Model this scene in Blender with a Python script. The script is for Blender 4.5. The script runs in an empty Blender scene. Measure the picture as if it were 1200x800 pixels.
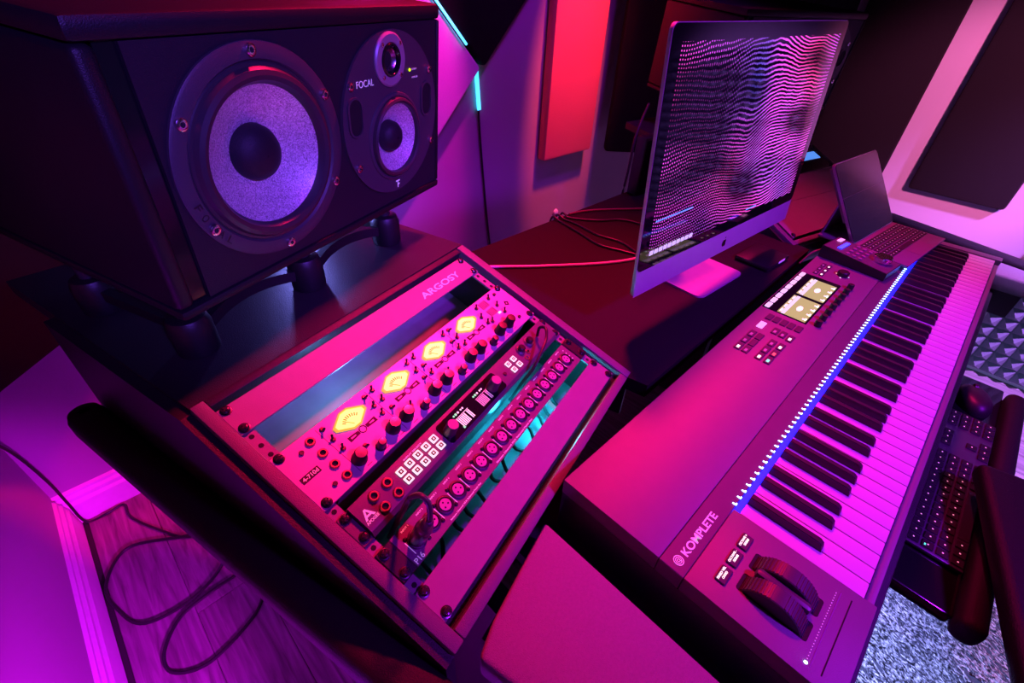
import bpy, bmesh, math, random
import numpy as np
from mathutils import Matrix, Vector
random.seed(7)
S = bpy.context.scene
COL = S.collection
R = math.radians
Z0 = 0.80            # height of the white key tops above the floor

# ------------------------------------------------------------------ camera
CAM = Vector((-0.45518, 0.12272, 0.52101 + Z0))
KR = Matrix(((0.7140490, -0.6987950, 0.0426568),
             (-0.4047098, -0.4617267, -0.7893152),
             (0.5712652, 0.5463461, -0.6125046)))
cd = bpy.data.cameras.new('camera'); cam = bpy.data.objects.new('camera', cd); COL.objects.link(cam)
cd.sensor_width = 36; cd.lens = 36 * 543.26 / 1200; cd.clip_start = 0.02
rot = Matrix((KR[0], -KR[1], -KR[2])).transposed()
cam.matrix_world = Matrix.Translation(CAM) @ rot.to_4x4()
S.camera = cam

# ------------------------------------------------------------------ light
S.view_settings.view_transform = 'Standard'; S.view_settings.look = 'None'
S.view_settings.gamma = 1; S.view_settings.use_curve_mapping = False
S.view_settings.exposure = 0.0
wd = bpy.data.worlds.new('world'); S.world = wd; wd.use_nodes = True
wd.node_tree.nodes['Background'].inputs[0].default_value = (.20, .03, .35, 1)
wd.node_tree.nodes['Background'].inputs[1].default_value = 0.0

def RACKP(x, y, z):                                      # a point given in the coordinates of the sloped rack
    return Vector((-.19337, .68511, .10389 + Z0)) + x * Vector((.96871, .24808, -.00715)) + y * Vector((-.22902, .90462, .35946)) + z * Vector((.09564, -.34657, .93313))
def lamp(name, kind, loc, energy, color, target=None, size=.3, spot=60, blend=.6, size_y=None):
    l = bpy.data.lights.new(name, kind); l.energy = energy; l.color = color
    if kind == 'AREA':
        l.size = size
        if size_y: l.shape = 'RECTANGLE'; l.size_y = size_y
    elif kind == 'SPOT':
        l.spot_size = R(spot); l.spot_blend = blend; l.shadow_soft_size = size
    else: l.shadow_soft_size = size
    o = bpy.data.objects.new(name, l); COL.objects.link(o); o.location = loc
    if target is not None:
        d = Vector(target) - Vector(loc); o.rotation_euler = d.to_track_quat('-Z', 'Y').to_euler()
    return o
RED = (1.0, .005, .080); VIO = (.34, .010, 1.0); MAG = (1.0, .008, .55); BLU = (.32, .36, 1.0)
lamp('ceiling_lamp_red', 'SPOT', (.75, 1.00, 2.42), 440, RED, (-.02, .78, .8), .09, 60, 1.0)
lamp('fill_rose_keys', 'SPOT', (1.50, .80, 2.42), 215, (1.0, .010, .16), (.80, .16, .8), .09, 44, 1.0)  # added fill so the far keys, outside the main red spot, stay red
lamp('ceiling_lamp_violet', 'SPOT', (.30, -1.10, 2.35), 300, VIO, (.38, .17, .8), .09, 50, .9)
lamp('fill_blue_speaker', 'SPOT', (-.45, -1.25, 2.0), 230, (.20, .06, 1.0), (-.15, .78, 1.18), .08, 24, .6)  # added fill for the loudspeaker front, not a fitting of the room
lamp('under_desk_lamp', 'POINT', (-.42, 1.15, .30), .9, (.36, .01, 1.0), None, .05)
lamp('floor_lamp_magenta', 'SPOT', (-.50, .10, .48), 120, (.70, .003, .95), (-.83, .70, .24), .05, 56, .8)
lamp('fill_violet_bolster', 'POINT', (-.77, .30, .42), 3.6, (.45, .01, 1.0), None, .04)  # invented source out of view, tints the left bolster's outer face violet
lamp('stand_light_blue', 'POINT', (-.15, 1.03, Z0 + .175), 2.6, (.22, .22, 1.0), None, .012)
lamp('fill_blue_rug', 'SPOT', (.45, .02, .57), 70, BLU, (.85, -.36, 0), .05, 120, .8)  # fill spot put in under the desk just to brighten the rug
lamp('wall_lamp_violet', 'SPOT', (1.05, .75, 2.4), 60, (.46, .01, 1.0), (1.00, 1.535, .70), .08, 56, .9)
lamp('wall_lamp_red', 'SPOT', (1.27, .95, 2.4), 330, (1.0, .06, .08), (1.285, 1.535, 1.0), .05, 19, .3)
lamp('wall_lamp_magenta', 'SPOT', (.40, .95, 2.4), 210, MAG, (.42, 1.535, 1.05), .05, 22, .4)
lamp('wall_lamp_pink', 'SPOT', (.95, -.55, 1.75), 330, (1.0, .17, .50), (2.23, .30, .86), .06, 40, .7)
lamp('fill_lilac_floor', 'SPOT', (1.45, -1.05, 2.3), 1000, (.52, .16, 1.0), (2.0, -.22, .0), .06, 56, .8)  # extra spot put in to lift the right floor and the foam
lamp('rack_strip_lamp', 'POINT', RACKP(.13, -.312, -.05), .9, (.02, .70, 1.0), None, .012)
lamp('rack_bay_lamp', 'POINT', RACKP(-.075, -.062, -.035), .5, (.16, .42, 1.0), None, .012)
lamp('rack_bay_lamp', 'POINT', RACKP(.06, -.245, -.05), .25, (.02, .60, 1.0), None, .012)

# ------------------------------------------------------------------ materials
MATS = {}
def mat(name, col, rough=.5, metal=0, emis=None, es=0, bump=0, bscale=300, var=.08, vscale=40, coat=0, spec=.5, trans=0):
    if name in MATS: return MATS[name]
    m = bpy.data.materials.new(name); m.use_nodes = True; nt = m.node_tree; N = nt.nodes; L = nt.links
    b = N['Principled BSDF']
    tc = N.new('ShaderNodeTexCoord')
    if var:
        nz = N.new('ShaderNodeTexNoise'); nz.inputs['Scale'].default_value = vscale; nz.inputs['Detail'].default_value = 4
        L.new(tc.outputs['Object'], nz.inputs['Vector'])
        mx = N.new('ShaderNodeMix'); mx.data_type = 'RGBA'
        mx.inputs[6].default_value = (*[c * (1 - var) for c in col], 1); mx.inputs[7].default_value = (*[min(1, c * (1 + var)) for c in col], 1)
        L.new(nz.outputs['Fac'], mx.inputs[0]); L.new(mx.outputs[2], b.inputs['Base Color'])
    else: b.inputs['Base Color'].default_value = (*col, 1)
    if bump:
        n2 = N.new('ShaderNodeTexNoise'); n2.inputs['Scale'].default_value = bscale; n2.inputs['Detail'].default_value = 3
        L.new(tc.outputs['Object'], n2.inputs['Vector'])
        bp = N.new('ShaderNodeBump'); bp.inputs['Strength'].default_value = bump; bp.inputs['Distance'].default_value = .002
        L.new(n2.outputs['Fac'], bp.inputs['Height']); L.new(bp.outputs['Normal'], b.inputs['Normal'])
    b.inputs['Roughness'].default_value = rough; b.inputs['Metallic'].default_value = metal
    b.inputs['Coat Weight'].default_value = coat; b.inputs['Specular IOR Level'].default_value = spec
    if trans: b.inputs['Transmission Weight'].default_value = trans
    if emis: b.inputs['Emission Color'].default_value = (*emis, 1); b.inputs['Emission Strength'].default_value = es
    MATS[name] = m; return m

BLACK = mat('black_plastic', (.010, .010, .011), .42, bump=.15, bscale=900)
GLOSS = mat('black_gloss', (.006, .006, .008), .14, spec=.4)
LAM = mat('black_laminate', (.022, .021, .024), .42, spec=.3, bump=.35, bscale=700)
DARKM = mat('dark_metal', (.05, .05, .055), .38, metal=.5)
STEEL = mat('steel', (.55, .55, .57), .28, metal=1)
SILVER = mat('brushed_silver', (.52, .51, .51), .42, metal=.25, bump=.08, bscale=500)
GREYP = mat('grey_panel', (.22, .21, .22), .5, metal=.1, bump=.2, bscale=1200)
LEATH = mat('pad_leather', (.23, .225, .23), .6, bump=.8, bscale=900, var=.15, vscale=300)
BOLST = mat('bolster_vinyl', (.018, .017, .019), .55, spec=.25, bump=.5, bscale=800)
WHITE = mat('white_print', (.85, .85, .85), .5, var=.02, emis=(1, .85, 1), es=.12)
GLOW = mat('lit_button_white', (.8, .85, .7), .4, emis=(1, 1, .75), es=.9)
FELT = mat('charcoal_fabric', (.007, .0065, .007), .95, spec=.2, bump=.8, bscale=1500, var=.3, vscale=400)
REDF = mat('red_fabric', (.9, .18, .20), .85, bump=.5, bscale=1500, var=.08, vscale=200)
PALEF = mat('pale_fabric', (.75, .68, .74), .85, bump=.5, bscale=1500, vscale=200)
WALL = mat('wall_paint', (.34, .33, .35), .75, bump=.15, bscale=250, var=.05, vscale=6)
TRIM = mat('trim_paint', (.72, .70, .74), .5, bump=.05)
CABLE = mat('black_cable', (.012, .012, .014), .42)
HOLE = mat('dark_hole', (.003, .003, .004), .8, var=0)
CEIL = mat('ceiling_paint', (.06, .06, .06), .9)

# ------------------------------------------------------------------ mesh helpers
class MB:
    def __init__(s): s.v = []; s.f = []
    def add(s, v, f, M=None):
        n = len(s.v)
        for p in v:
            p = Vector(p)
            s.v.append(tuple(M @ p if M is not None else p))
        s.f += [tuple(i + n for i in q) for q in f]
        return s
    def box(s, x0, x1, y0, y1, z0, z1, b=0, M=None, seg=2):
        if b <= 0:
            v = [(x, y, z) for z in (z0, z1) for y in (y0, y1) for x in (x0, x1)]
            f = [(0, 2, 3, 1), (4, 5, 7, 6), (0, 1, 5, 4), (2, 6, 7, 3), (0, 4, 6, 2), (1, 3, 7, 5)]
            return s.add(v, f, M)
        bm = bmesh.new(); bmesh.ops.create_cube(bm, size=1)
        for v in bm.verts:
            v.co = Vector(((x0 + x1) / 2 + v.co.x * (x1 - x0), (y0 + y1) / 2 + v.co.y * (y1 - y0), (z0 + z1) / 2 + v.co.z * (z1 - z0)))
        bmesh.ops.bevel(bm, geom=bm.edges[:], offset=b, segments=seg, affect='EDGES', profile=.5)
        bm.verts.index_update()
        s.add([v.co[:] for v in bm.verts], [[v.index for v in q.verts] for q in bm.faces], M); bm.free(); return s
    def lathe(s, prof, seg=32, M=None, cap=True):       # profile (r, z) around z
        v = []; f = []
        for r, z in prof:
            for k in range(seg):
                a = 2 * math.pi * k / seg; v.append((r * math.cos(a), r * math.sin(a), z))
        for i in range(len(prof) - 1):
            for k in range(seg):
                k2 = (k + 1) % seg
                f.append((i * seg + k, i * seg + k2, (i + 1) * seg + k2, (i + 1) * seg + k))
        if cap:
            f.append(tuple(range(seg))[::-1]); f.append(tuple((len(prof) - 1) * seg + k for k in range(seg)))
        return s.add(v, f, M)
    def cyl(s, r, z0, z1, seg=24, M=None, r2=None): return s.lathe([(r, z0), (r if r2 is None else r2, z1)], seg, M)
    def prism(s, pts, z0, z1, M=None):                  # counter-clockwise outline
        n = len(pts)
        v = [(x, y, z0) for x, y in pts] + [(x, y, z1) for x, y in pts]
        f = [tuple(range(n))[::-1], tuple(range(n, 2 * n))] + [(i, (i + 1) % n, n + (i + 1) % n, n + i) for i in range(n)]
        return s.add(v, f, M)
    def ring(s, outer, inner, z0, z1, M=None):          # two outlines of equal count
        n = len(outer)
        v = [(x, y, z0) for x, y in outer] + [(x, y, z0) for x, y in inner] + [(x, y, z1) for x, y in outer] + [(x, y, z1) for x, y in inner]
        f = []
        for i in range(n):
            j = (i + 1) % n
            f += [(i, j, 2 * n + j, 2 * n + i), (n + j, n + i, 3 * n + i, 3 * n + j), (2 * n + i, 2 * n + j, 3 * n + j, 3 * n + i), (j, i, n + i, n + j)]
        return s.add(v, f, M)
    def tube(s, pts, r, seg=10, smooth=8, sec=None, M=None, up=(0, 0, 1)):
        P = [Vector(p) for p in pts]
        if smooth and len(P) > 2:
            Q = []
            for i in range(len(P) - 1):
                a, b, c, d = P[max(i - 1, 0)], P[i], P[i + 1], P[min(i + 2, len(P) - 1)]
                for k in range(smooth):
                    t = k / smooth
                    Q.append(.5 * ((2 * b) + (c - a) * t + (2 * a - 5 * b + 4 * c - d) * t * t + (3 * b - a - 3 * c + d) * t ** 3))
            Q.append(P[-1]); P = Q
        if sec is None: sec = [(r * math.cos(2 * math.pi * k / seg), r * math.sin(2 * math.pi * k / seg)) for k in range(seg)]
        n = len(sec); v = []; f = []; U = Vector(up)
        for i, p in enumerate(P):
            t = (P[min(i + 1, len(P) - 1)] - P[max(i - 1, 0)]).normalized()
            a = t.cross(U)
            if a.length < .15: a = t.cross(Vector((1, .3, 0)))
            a.normalize(); b = a.cross(t)
            for x, y in sec: v.append(tuple(p + a * x + b * y))
        for i in range(len(P) - 1):
            for k in range(n):
                k2 = (k + 1) % n; f.append((i * n + k, (i + 1) * n + k, (i + 1) * n + k2, i * n + k2))
        f.append(tuple(range(n))); f.append(tuple((len(P) - 1) * n + k for k in range(n))[::-1])
        return s.add(v, f, M)
    def mesh(s, name, m, smooth=True):
        me = bpy.data.meshes.new(name); me.from_pydata(s.v, [], s.f); me.materials.append(m)
        if smooth:
            me.shade_smooth(); me.set_sharp_from_angle(angle=R(35))
        me.update(); return me
    def build(s, name, m, parent=None, M=None, smooth=True, label=None): return link(name, s.mesh(name, m, smooth), parent, M, label)

def link(name, me, parent=None, M=None, label=None):
    o = bpy.data.objects.new(name, me); COL.objects.link(o)
    if parent is not None: o.parent = parent
    if M is not None: o.matrix_basis = M
    if label: o['label'] = label
    return o
def tag(o, label, cat, group=None):
    o['label'] = label; o['category'] = cat
    if group: o['group'] = group
    return o
def thing(name, label, cat, M, group=None):
    o = bpy.data.objects.new(name, None); COL.objects.link(o); o.empty_display_size = .05
    o.matrix_basis = M; return tag(o, label, cat, group)
def struct(name, mb, m, smooth=False):
    o = mb.build(name, m, smooth=smooth); o['kind'] = 'structure'; return o
T = Matrix.Translation
def Tz(x, y, z=0): return T((x, y, z))
def rotz(a): return Matrix.Rotation(R(a), 4, 'Z')
def frameM(o, ex, ey, ez):
    M = Matrix((ex, ey, ez)).transposed().to_4x4(); M.translation = o; return M
def plane_frame(yaw, tilt, o):                           # x right, y up the face, z out of the face
    c, s = math.cos(R(yaw)), math.sin(R(yaw)); ex = Vector((c, s, 0)); b = Vector((-s, c, 0))
    ez = Vector((0, 0, 1)) * math.cos(R(tilt)) + b * math.sin(R(tilt))
    return frameM(Vector(o) + Vector((0, 0, Z0)), ex, ez, ex.cross(ez))
def circ(r, n=32, cx=0, cy=0, ry=None): return [(cx + r * math.cos(2 * math.pi * k / n), cy + (ry or r) * math.sin(2 * math.pi * k / n)) for k in range(n)]
def rrect(x0, x1, y0, y1, r, n=5):
    p = []
    for cx, cy, a0 in ((x1 - r, y1 - r, 0), (x0 + r, y1 - r, 90), (x0 + r, y0 + r, 180), (x1 - r, y0 + r, 270)):
        for k in range(n + 1):
            a = R(a0 + 90 * k / n); p.append((cx + r * math.cos(a), cy + r * math.sin(a)))
    return p
def text(body, m, parent, x0, x1, y0, h, z, M=None, name='lettering', bold=0.0, label=None):
    cu = bpy.data.curves.new('t', 'FONT'); cu.body = body; cu.size = 1; cu.extrude = .01; cu.offset = bold
    o = bpy.data.objects.new('t', cu); COL.objects.link(o)
    dg = bpy.context.evaluated_depsgraph_get(); me = bpy.data.meshes.new_from_object(o.evaluated_get(dg))
    bpy.data.objects.remove(o); bpy.data.curves.remove(cu)
    me.name = name; me.materials.clear(); me.materials.append(m)
    xs = [v.co.x for v in me.vertices]; ys = [v.co.y for v in me.vertices]
    sx = (x1 - x0) / (max(xs) - min(xs)); sy = h / (max(ys) - min(ys)); mx, my = min(xs), min(ys)
    for v in me.vertices: v.co = Vector((x0 + (v.co.x - mx) * sx, y0 + (v.co.y - my) * sy, z + v.co.z * .02))
    return link(name, me, parent, M, label)
MIR = 1.12                                               # the desk is symmetric about x = 0.56
def mir(p): return (MIR - p[0],) + tuple(p[1:])

# ------------------------------------------------------------------ the room
XL, XR, YB, YF, ZC = -.815, 2.23, 1.535, -2.6, 2.55
wood = bpy.data.materials.new('floor_wood'); wood.use_nodes = True
nt = wood.node_tree; N = nt.nodes; L = nt.links; b = N['Principled BSDF']
tc = N.new('ShaderNodeTexCoord'); mp = N.new('ShaderNodeMapping'); mp.inputs['Scale'].default_value = (22, 1.6, 8)
oi = N.new('ShaderNodeObjectInfo'); av = N.new('ShaderNodeVectorMath'); av.operation = 'ADD'
L.new(tc.outputs['Object'], av.inputs[0]); L.new(oi.outputs['Random'], av.inputs[1]); L.new(av.outputs[0], mp.inputs['Vector'])
nz = N.new('ShaderNodeTexNoise'); nz.inputs['Scale'].default_value = 3; nz.inputs['Detail'].default_value = 8; nz.inputs['Distortion'].default_value = .8
L.new(mp.outputs[0], nz.inputs['Vector'])
cr = N.new('ShaderNodeValToRGB'); cr.color_ramp.elements[0].position = .3; cr.color_ramp.elements[0].color = (.12, .105, .10, 1); cr.color_ramp.elements[1].position = .7; cr.color_ramp.elements[1].color = (.34, .31, .30, 1)
L.new(nz.outputs['Fac'], cr.inputs[0]); L.new(cr.outputs[0], b.inputs['Base Color']); b.inputs['Roughness'].default_value = .42
fl = struct('floor', MB().box(XL - .1, XR + .1, YF - .1, YB + .1, -.08, -.004), mat('floor_base', (.02, .018, .018), .9))
plank = MB().box(-.0745, .0745, -.609, .609, -.006, 0, .0012, seg=1).mesh('plank', wood)
for i in range(21):
    x = -.785 + .15 * i + .075
    off = (.42, 1.02, .05, .70, .31)[i % 5] if i != 1 else 1.02
    for k in range(-3, 3):
        yc = off + 1.22 * k + .61
        a, c = max(yc - .61, YF), min(yc + .61, YB)
        if c - a < .05: continue
        link('plank', plank, fl, Tz(x, (a + c) / 2) @ Matrix.Diagonal((1, (c - a) / 1.22, 1, 1)))
struct('wall_left', MB().box(XL - .1, XL, YF, YB + .1, 0, ZC), WALL)
struct('wall_back', MB().box(XL, XR, YB, YB + .1, 0, ZC), WALL)
struct('wall_right', MB().box(XR, XR + .1, YF, YB + .1, 0, ZC), WALL)
struct('wall_front', MB().box(XL - .1, XR + .1, YF - .1, YF, 0, ZC), WALL)
struct('ceiling', MB().box(XL - .1, XR + .1, YF - .1, YB + .1, ZC, ZC + .1), CEIL)
BBP = [(0, 0), (.018, 0), (.018, .075), (.013, .085), (.013, .098), (.007, .106), (.007, .116), (0, .122)]
def baseboard(name, a, c, inward):
    d = (Vector(c) - Vector(a)); ln = d.length; d.normalize(); n = Vector((*inward, 0))
    M = frameM(Vector((*a, 0)), n, Vector((0, 0, 1)), n.cross(Vector((0, 0, 1))))
    s = 1 if M.to_3x3() @ Vector((0, 0, 1)) @ Vector((*d.xy, 0)) > 0 else -1
    struct(name, MB().prism(BBP, min(0, s * ln), max(0, s * ln), M), TRIM)
baseboard('baseboard_left', (XL, YF), (XL, YB - .018), (1, 0))
baseboard('baseboard_back', (XL, YB), (XR, YB), (0, -1))

def panel(name, label, w, h, t, M, m, cat='acoustic panel', group=None):
    o = MB().box(-w / 2, w / 2, -h / 2, h / 2, .003, t, .012, seg=2).build(name, m, M=M); return tag(o, label, cat, group)
def wallM(p, x_dir, out):                                # x along the wall, y up, z into the room
    ex = Vector(x_dir); ez = Vector(out); return frameM(Vector(p), ex, ez.cross(ex), ez)
# back wall: red panel, two diamonds, corner trap
panel('acoustic_panel', 'tall narrow red fabric acoustic panel on the back wall', .325, 1.15, .05, wallM((1.275, YB, Z0 - .092 + .575), (1, 0, 0), (0, -1, 0)), REDF)
D = .46
panel('diamond_panel', 'dark diamond-turned acoustic panel pointing down on the back wall', D, D, .05, wallM((.765, YB, Z0 + .285 + D * .7071), (1, 0, 0), (0, -1, 0)) @ rotz(45), FELT)
panel('diamond_panel', 'bright magenta-lit diamond acoustic panel behind the big loudspeaker', D + .12, D + .12, .045, wallM((.752 - (D + .12) * .7071, YB, Z0 + .283), (1, 0, 0), (0, -1, 0)) @ rotz(45), PALEF)
q = .7071
panel('corner_trap', 'wide dark bass trap panel set across the back corner', .92, 1.6, .06, wallM((1.84, 1.145, Z0 - .095 + .8), (q, -q, 0), (-q, -q, 0)), FELT, 'acoustic panel')
panel('corner_trap', 'dark bass trap panel set across the corner behind the big loudspeaker', .58, 1.6, .05, wallM((-.605, 1.325, Z0 - .11 + .8), (q, q, 0), (q, -q, 0)), FELT)
# right wall panels
panel('acoustic_panel', 'dark acoustic panel on the pale wall next to the corner trap', .33, 1.4, .035, wallM((XR, .610, Z0 - .115 + .7), (0, -1, 0), (-1, 0, 0)), FELT)
panel('acoustic_panel', 'dark acoustic panel on the pale wall above the pyramid foam', .33, 1.4, .035, wallM((XR, .168, Z0 - .115 + .7), (0, -1, 0), (-1, 0, 0)), FELT)
# pyramid foam
FO = mat('charcoal_foam', (.12, .15, .16), .9, bump=.6, bscale=900, var=.25, vscale=200)
pt = .052; nx, ny = 18, 12
pm = MB().add([(0, 0, 0), (pt, 0, 0), (pt, pt, 0), (0, pt, 0), (pt * .47, pt * .47, .036), (pt * .53, pt * .47, .036), (pt * .53, pt * .53, .036), (pt * .47, pt * .53, .036)],
              [(0, 1, 5, 4), (1, 2, 6, 5), (2, 3, 7, 6), (3, 0, 4, 7), (4, 5, 6, 7), (3, 2, 1, 0)]).mesh('pyramid', FO, False)
fbk = MB().box(0, nx * pt, 0, ny * pt, 0, .012).mesh('foam_backing', FO, False)
for y_, z_, lab in ((-.165, .02, 'charcoal pyramid acoustic foam sheet at the foot of the pale wall'), (-.165, .65, 'charcoal pyramid foam sheet stuck above the lowest foam sheet'), (-1.106, .65, 'charcoal pyramid foam sheet on the pale wall beyond the office chair')):
    fm = thing('foam_panel', lab, 'acoustic foam', wallM((XR - .002, y_, z_), (0, -1, 0), (-1, 0, 0)), 'pyramid foam sheets on the pale wall')
    link('foam_backing', fbk, fm)
    for i in range(nx):
        for j in range(ny): link('pyramid', pm, fm, Tz(i * pt, j * pt, .012))
# light strip on the back wall and its lead
LEDC = mat('cyan_led', (.3, .8, .9), .4, emis=(.05, .55, 1), es=2.2, var=0)
ls = thing('led_strip', 'cyan light strip with a thin lead running down the back wall', 'light strip', T((.757, YB - .008, Z0 + .28)))
M_ = frameM(Vector((0, 0, 0)), Vector((1, 0, 0)), Vector((0, 0, 1)), Vector((0, -1, 0)))
MB().box(-.008, .006, -.135, 0, 0, .006).build('light_bar', LEDC, ls, M_ @ rotz(6))
MB().box(-.30, -.085, -.002, .004, .040, .046).build('light_bar', LEDC, ls, M_ @ Tz(-.016, .014) @ rotz(-45))
MB().tube([(.014, .002, -.13), (.03, .002, -.3), (.06, .002, -.55), (.09, .002, -.75)], .004, 6).build('lead', CABLE, ls)
tag(MB().lathe([(.012, 0), (.016, .004), (.014, .012), (.006, .016)], 16, wallM((1.278, YB, Z0 - .375), (1, 0, 0), (0, -1, 0))).build('wall_clip', TRIM), 'tiny pale round clip on the back wall below the red panel', 'clip')

# ------------------------------------------------------------------ rug
RUGM = bpy.data.materials.new('rug_yarn'); RUGM.use_nodes = True
nt = RUGM.node_tree; N = nt.nodes; L = nt.links; b = N['Principled BSDF']; b.inputs['Roughness'].default_value = .8
tc = N.new('ShaderNodeTexCoord'); nz = N.new('ShaderNodeTexNoise'); nz.inputs['Scale'].default_value = 110; nz.inputs['Detail'].default_value = 2
L.new(tc.outputs['Object'], nz.inputs['Vector'])
cr = N.new('ShaderNodeValToRGB'); cr.color_ramp.elements[0].position = .38; cr.color_ramp.elements[0].color = (.02, .02, .03, 1); cr.color_ramp.elements[1].position = .62; cr.color_ramp.elements[1].color = (.85, .85, .88, 1)
L.new(nz.outputs['Fac'], cr.inputs[0]); L.new(cr.outputs[0], b.inputs['Base Color'])
rg = thing('shag_rug', 'pale blue-grey shag rug on the floor under the office chair', 'rug', T((.75, -.9, 0)))
MB().box(-.95, .80, -1.0, .92, .001, .008).build('backing', mat('rug_base', (.06, .06, .08), .9), rg)
rs = np.random.RandomState(3); n = 64000
px = rs.uniform(-.93, .79, n); py = rs.uniform(-.55, .91, n); an = rs.normal(1.72, .25, n); ln = rs.uniform(.012, .028, n); hh = rs.uniform(.005, .016, n); wd_ = rs.uniform(.0011, .0022, n)
keep = np.ones(n, bool)
for k in range(5):                                         # bare spots where the chair's casters stand
    a_ = R(72 * k + 20 + 12.7); keep &= np.hypot(px + .75 - (.385 + .29 * math.cos(a_)), py - .9 - (-.641 + .29 * math.sin(a_))) > .062
px, py, an, ln, hh, wd_ = [q_[keep] for q_ in (px, py, an, ln, hh, wd_)]; n = len(px)
c_, s_ = np.cos(an), np.sin(an)
V = np.zeros((n, 4, 3))
V[:, 0] = np.c_[px - s_ * wd_, py + c_ * wd_, np.full(n, .008)]; V[:, 1] = np.c_[px + s_ * wd_, py - c_ * wd_, np.full(n, .008)]
V[:, 2] = np.c_[px + c_ * ln + s_ * wd_, py + s_ * ln - c_ * wd_, .008 + hh]; V[:, 3] = np.c_[px + c_ * ln - s_ * wd_, py + s_ * ln + c_ * wd_, .008 + hh]
me = bpy.data.meshes.new('pile'); me.from_pydata(V.reshape(-1, 3).tolist(), [], np.arange(n * 4).reshape(-1, 4).tolist()); me.materials.append(RUGM)
o = link('pile', me, rg); o['kind'] = 'stuff'

# ------------------------------------------------------------------ rack plane
RX = Vector((.96871, .24808, -.00715)); RY = Vector((-.22902, .90462, .35946)); RZ = Vector((.09564, -.34657, .93313))
RO = Vector((-.19337, .68511, .10389 + Z0))
RACK = frameM(RO, RX, RY, RZ)
FRAME = mat('bay_frame_vinyl', (.13, .125, .13), .45, bump=.4, bscale=900)
U = .04445
RACKM = Matrix.Diagonal((-1, 1, 1, 1)); RACKM.translation = (MIR, 0, 0); RACKM = RACKM @ RACK @ Matrix.Diagonal((-1, 1, 1, 1))   # mirrored rack, proper rotation

# ------------------------------------------------------------------ desk
DO = Vector((.56, .55, 0))
desk = thing('studio_desk', 'black studio mixing desk with two sloped rack bays and padded edges', 'desk', T(DO))
DM = T(-DO)
DK = T(-DO + Vector((0, 0, Z0)))                          # meshes given in key-top heights
fr = lambda x, y, z=0: RACK @ Vector((x, y, z)) - Vector((0, 0, Z0))
TL, TR, BR, BL = fr(-.257, .020), fr(.272, .020), fr(.272, -.381), fr(-.257, -.381)
hd = Vector((-.2454, .9694, 0))                            # towards the back along the bay
def both(name, verts, faces, m, bevel=0, smooth=True, label=None):
    for side in (0, 1):
        vv = [mir(p) if side else tuple(p) for p in verts]
        ff = [tuple(reversed(q)) for q in faces] if side else faces
        MB().add(vv, ff).build(name, m, desk, DK, smooth, label)
def both_mb(name, fn, m, smooth=True):
    for side in (0, 1):
        b0 = MB(); fn(b0)
        if side: b0.v = [mir(p) for p in b0.v]; b0.f = [tuple(reversed(q)) for q in b0.f]
        b0.build(name, m, desk, DK, smooth)
inv = RACK.inverted()
def inrack(b0, fn):                                        # geometry given in rack coordinates, stored in key-top frame
    c0 = MB(); fn(c0); M = T((0, 0, -Z0)) @ RACK; b0.add(c0.v, c0.f, M)
# frame bars around each bay, proud of the panels
both_mb('bay_frame', lambda b0: inrack(b0, lambda c: c.box(-.258, -.2415, -.381, .020, -.02, .006, .002)), FRAME)
both_mb('bay_frame', lambda b0: inrack(b0, lambda c: c.box(.254, .272, -.381, .020, -.02, .006, .002)), FRAME)
both_mb('bay_frame', lambda b0: inrack(b0, lambda c: c.box(-.241, .2535, .008, .020, -.02, .004, .002)), LAM)
both_mb('bay_frame', lambda b0: inrack(b0, lambda c: c.box(-.241, .2535, -.381, -.366, -.02, .006, .002)), FRAME)
# inside of the bays
both_mb('bay_side', lambda b0: inrack(b0, lambda c: c.box(-.258, -.246, -.366, .008, -.105, -.0202)), LAM, False)
both_mb('bay_side', lambda b0: inrack(b0, lambda c: c.box(.256, .272, -.366, .008, -.105, -.0202)), LAM, False)
both_mb('bay_floor', lambda b0: inrack(b0, lambda c: c.box(-.258, .272, -.381, .02, -.125, -.105)), mat('bay_board', (.20, .21, .23), .6, spec=.3, var=.25, vscale=25), False)
both_mb('bay_back', lambda b0: inrack(b0, lambda c: c.box(-.246, .256, .0085, .0195, -.105, -.0205)), LAM, False)
both_mb('bay_bottom', lambda b0: inrack(b0, lambda c: c.box(-.258, .272, -.381, -.366, -.105, -.0202)), LAM, False)
both_mb('bay_filler', lambda b0: inrack(b0, lambda c: c.box(.2416, .2555, -.3655, .0075, -.020, -.010)), LAM, False)
both_mb('bay_filler', lambda b0: inrack(b0, lambda c: c.box(-.241, .2412, -.3655, -.3562, -.020, -.010)), LAM, False)
# rails with threaded holes
for side in (0, 1):
    for x0, x1 in ((-.2412, -.2255), (.2255, .2412)):
        b0 = MB(); inrack(b0, lambda c: c.box(x0, x1, -8 * U, 0, -.004, -.0005))
        h0 = MB()
        def holes(c):
            for k in range(8):
                for d in (.00635, .022225, .0381): c.cyl(.0032, -.002, -.0002, 8, Tz((x0 + x1) / 2, -k * U - d))
        inrack(h0, holes)
        for q_ in (b0, h0):
            if side: q_.v = [mir(p) for p in q_.v]; q_.f = [tuple(reversed(t)) for t in q_.f]
        r0 = b0.build('rack_rail', GREYP, desk, DK, False); hh_ = h0.build('screw_holes', HOLE, r0); hh_['kind'] = 'stuff'
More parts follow.
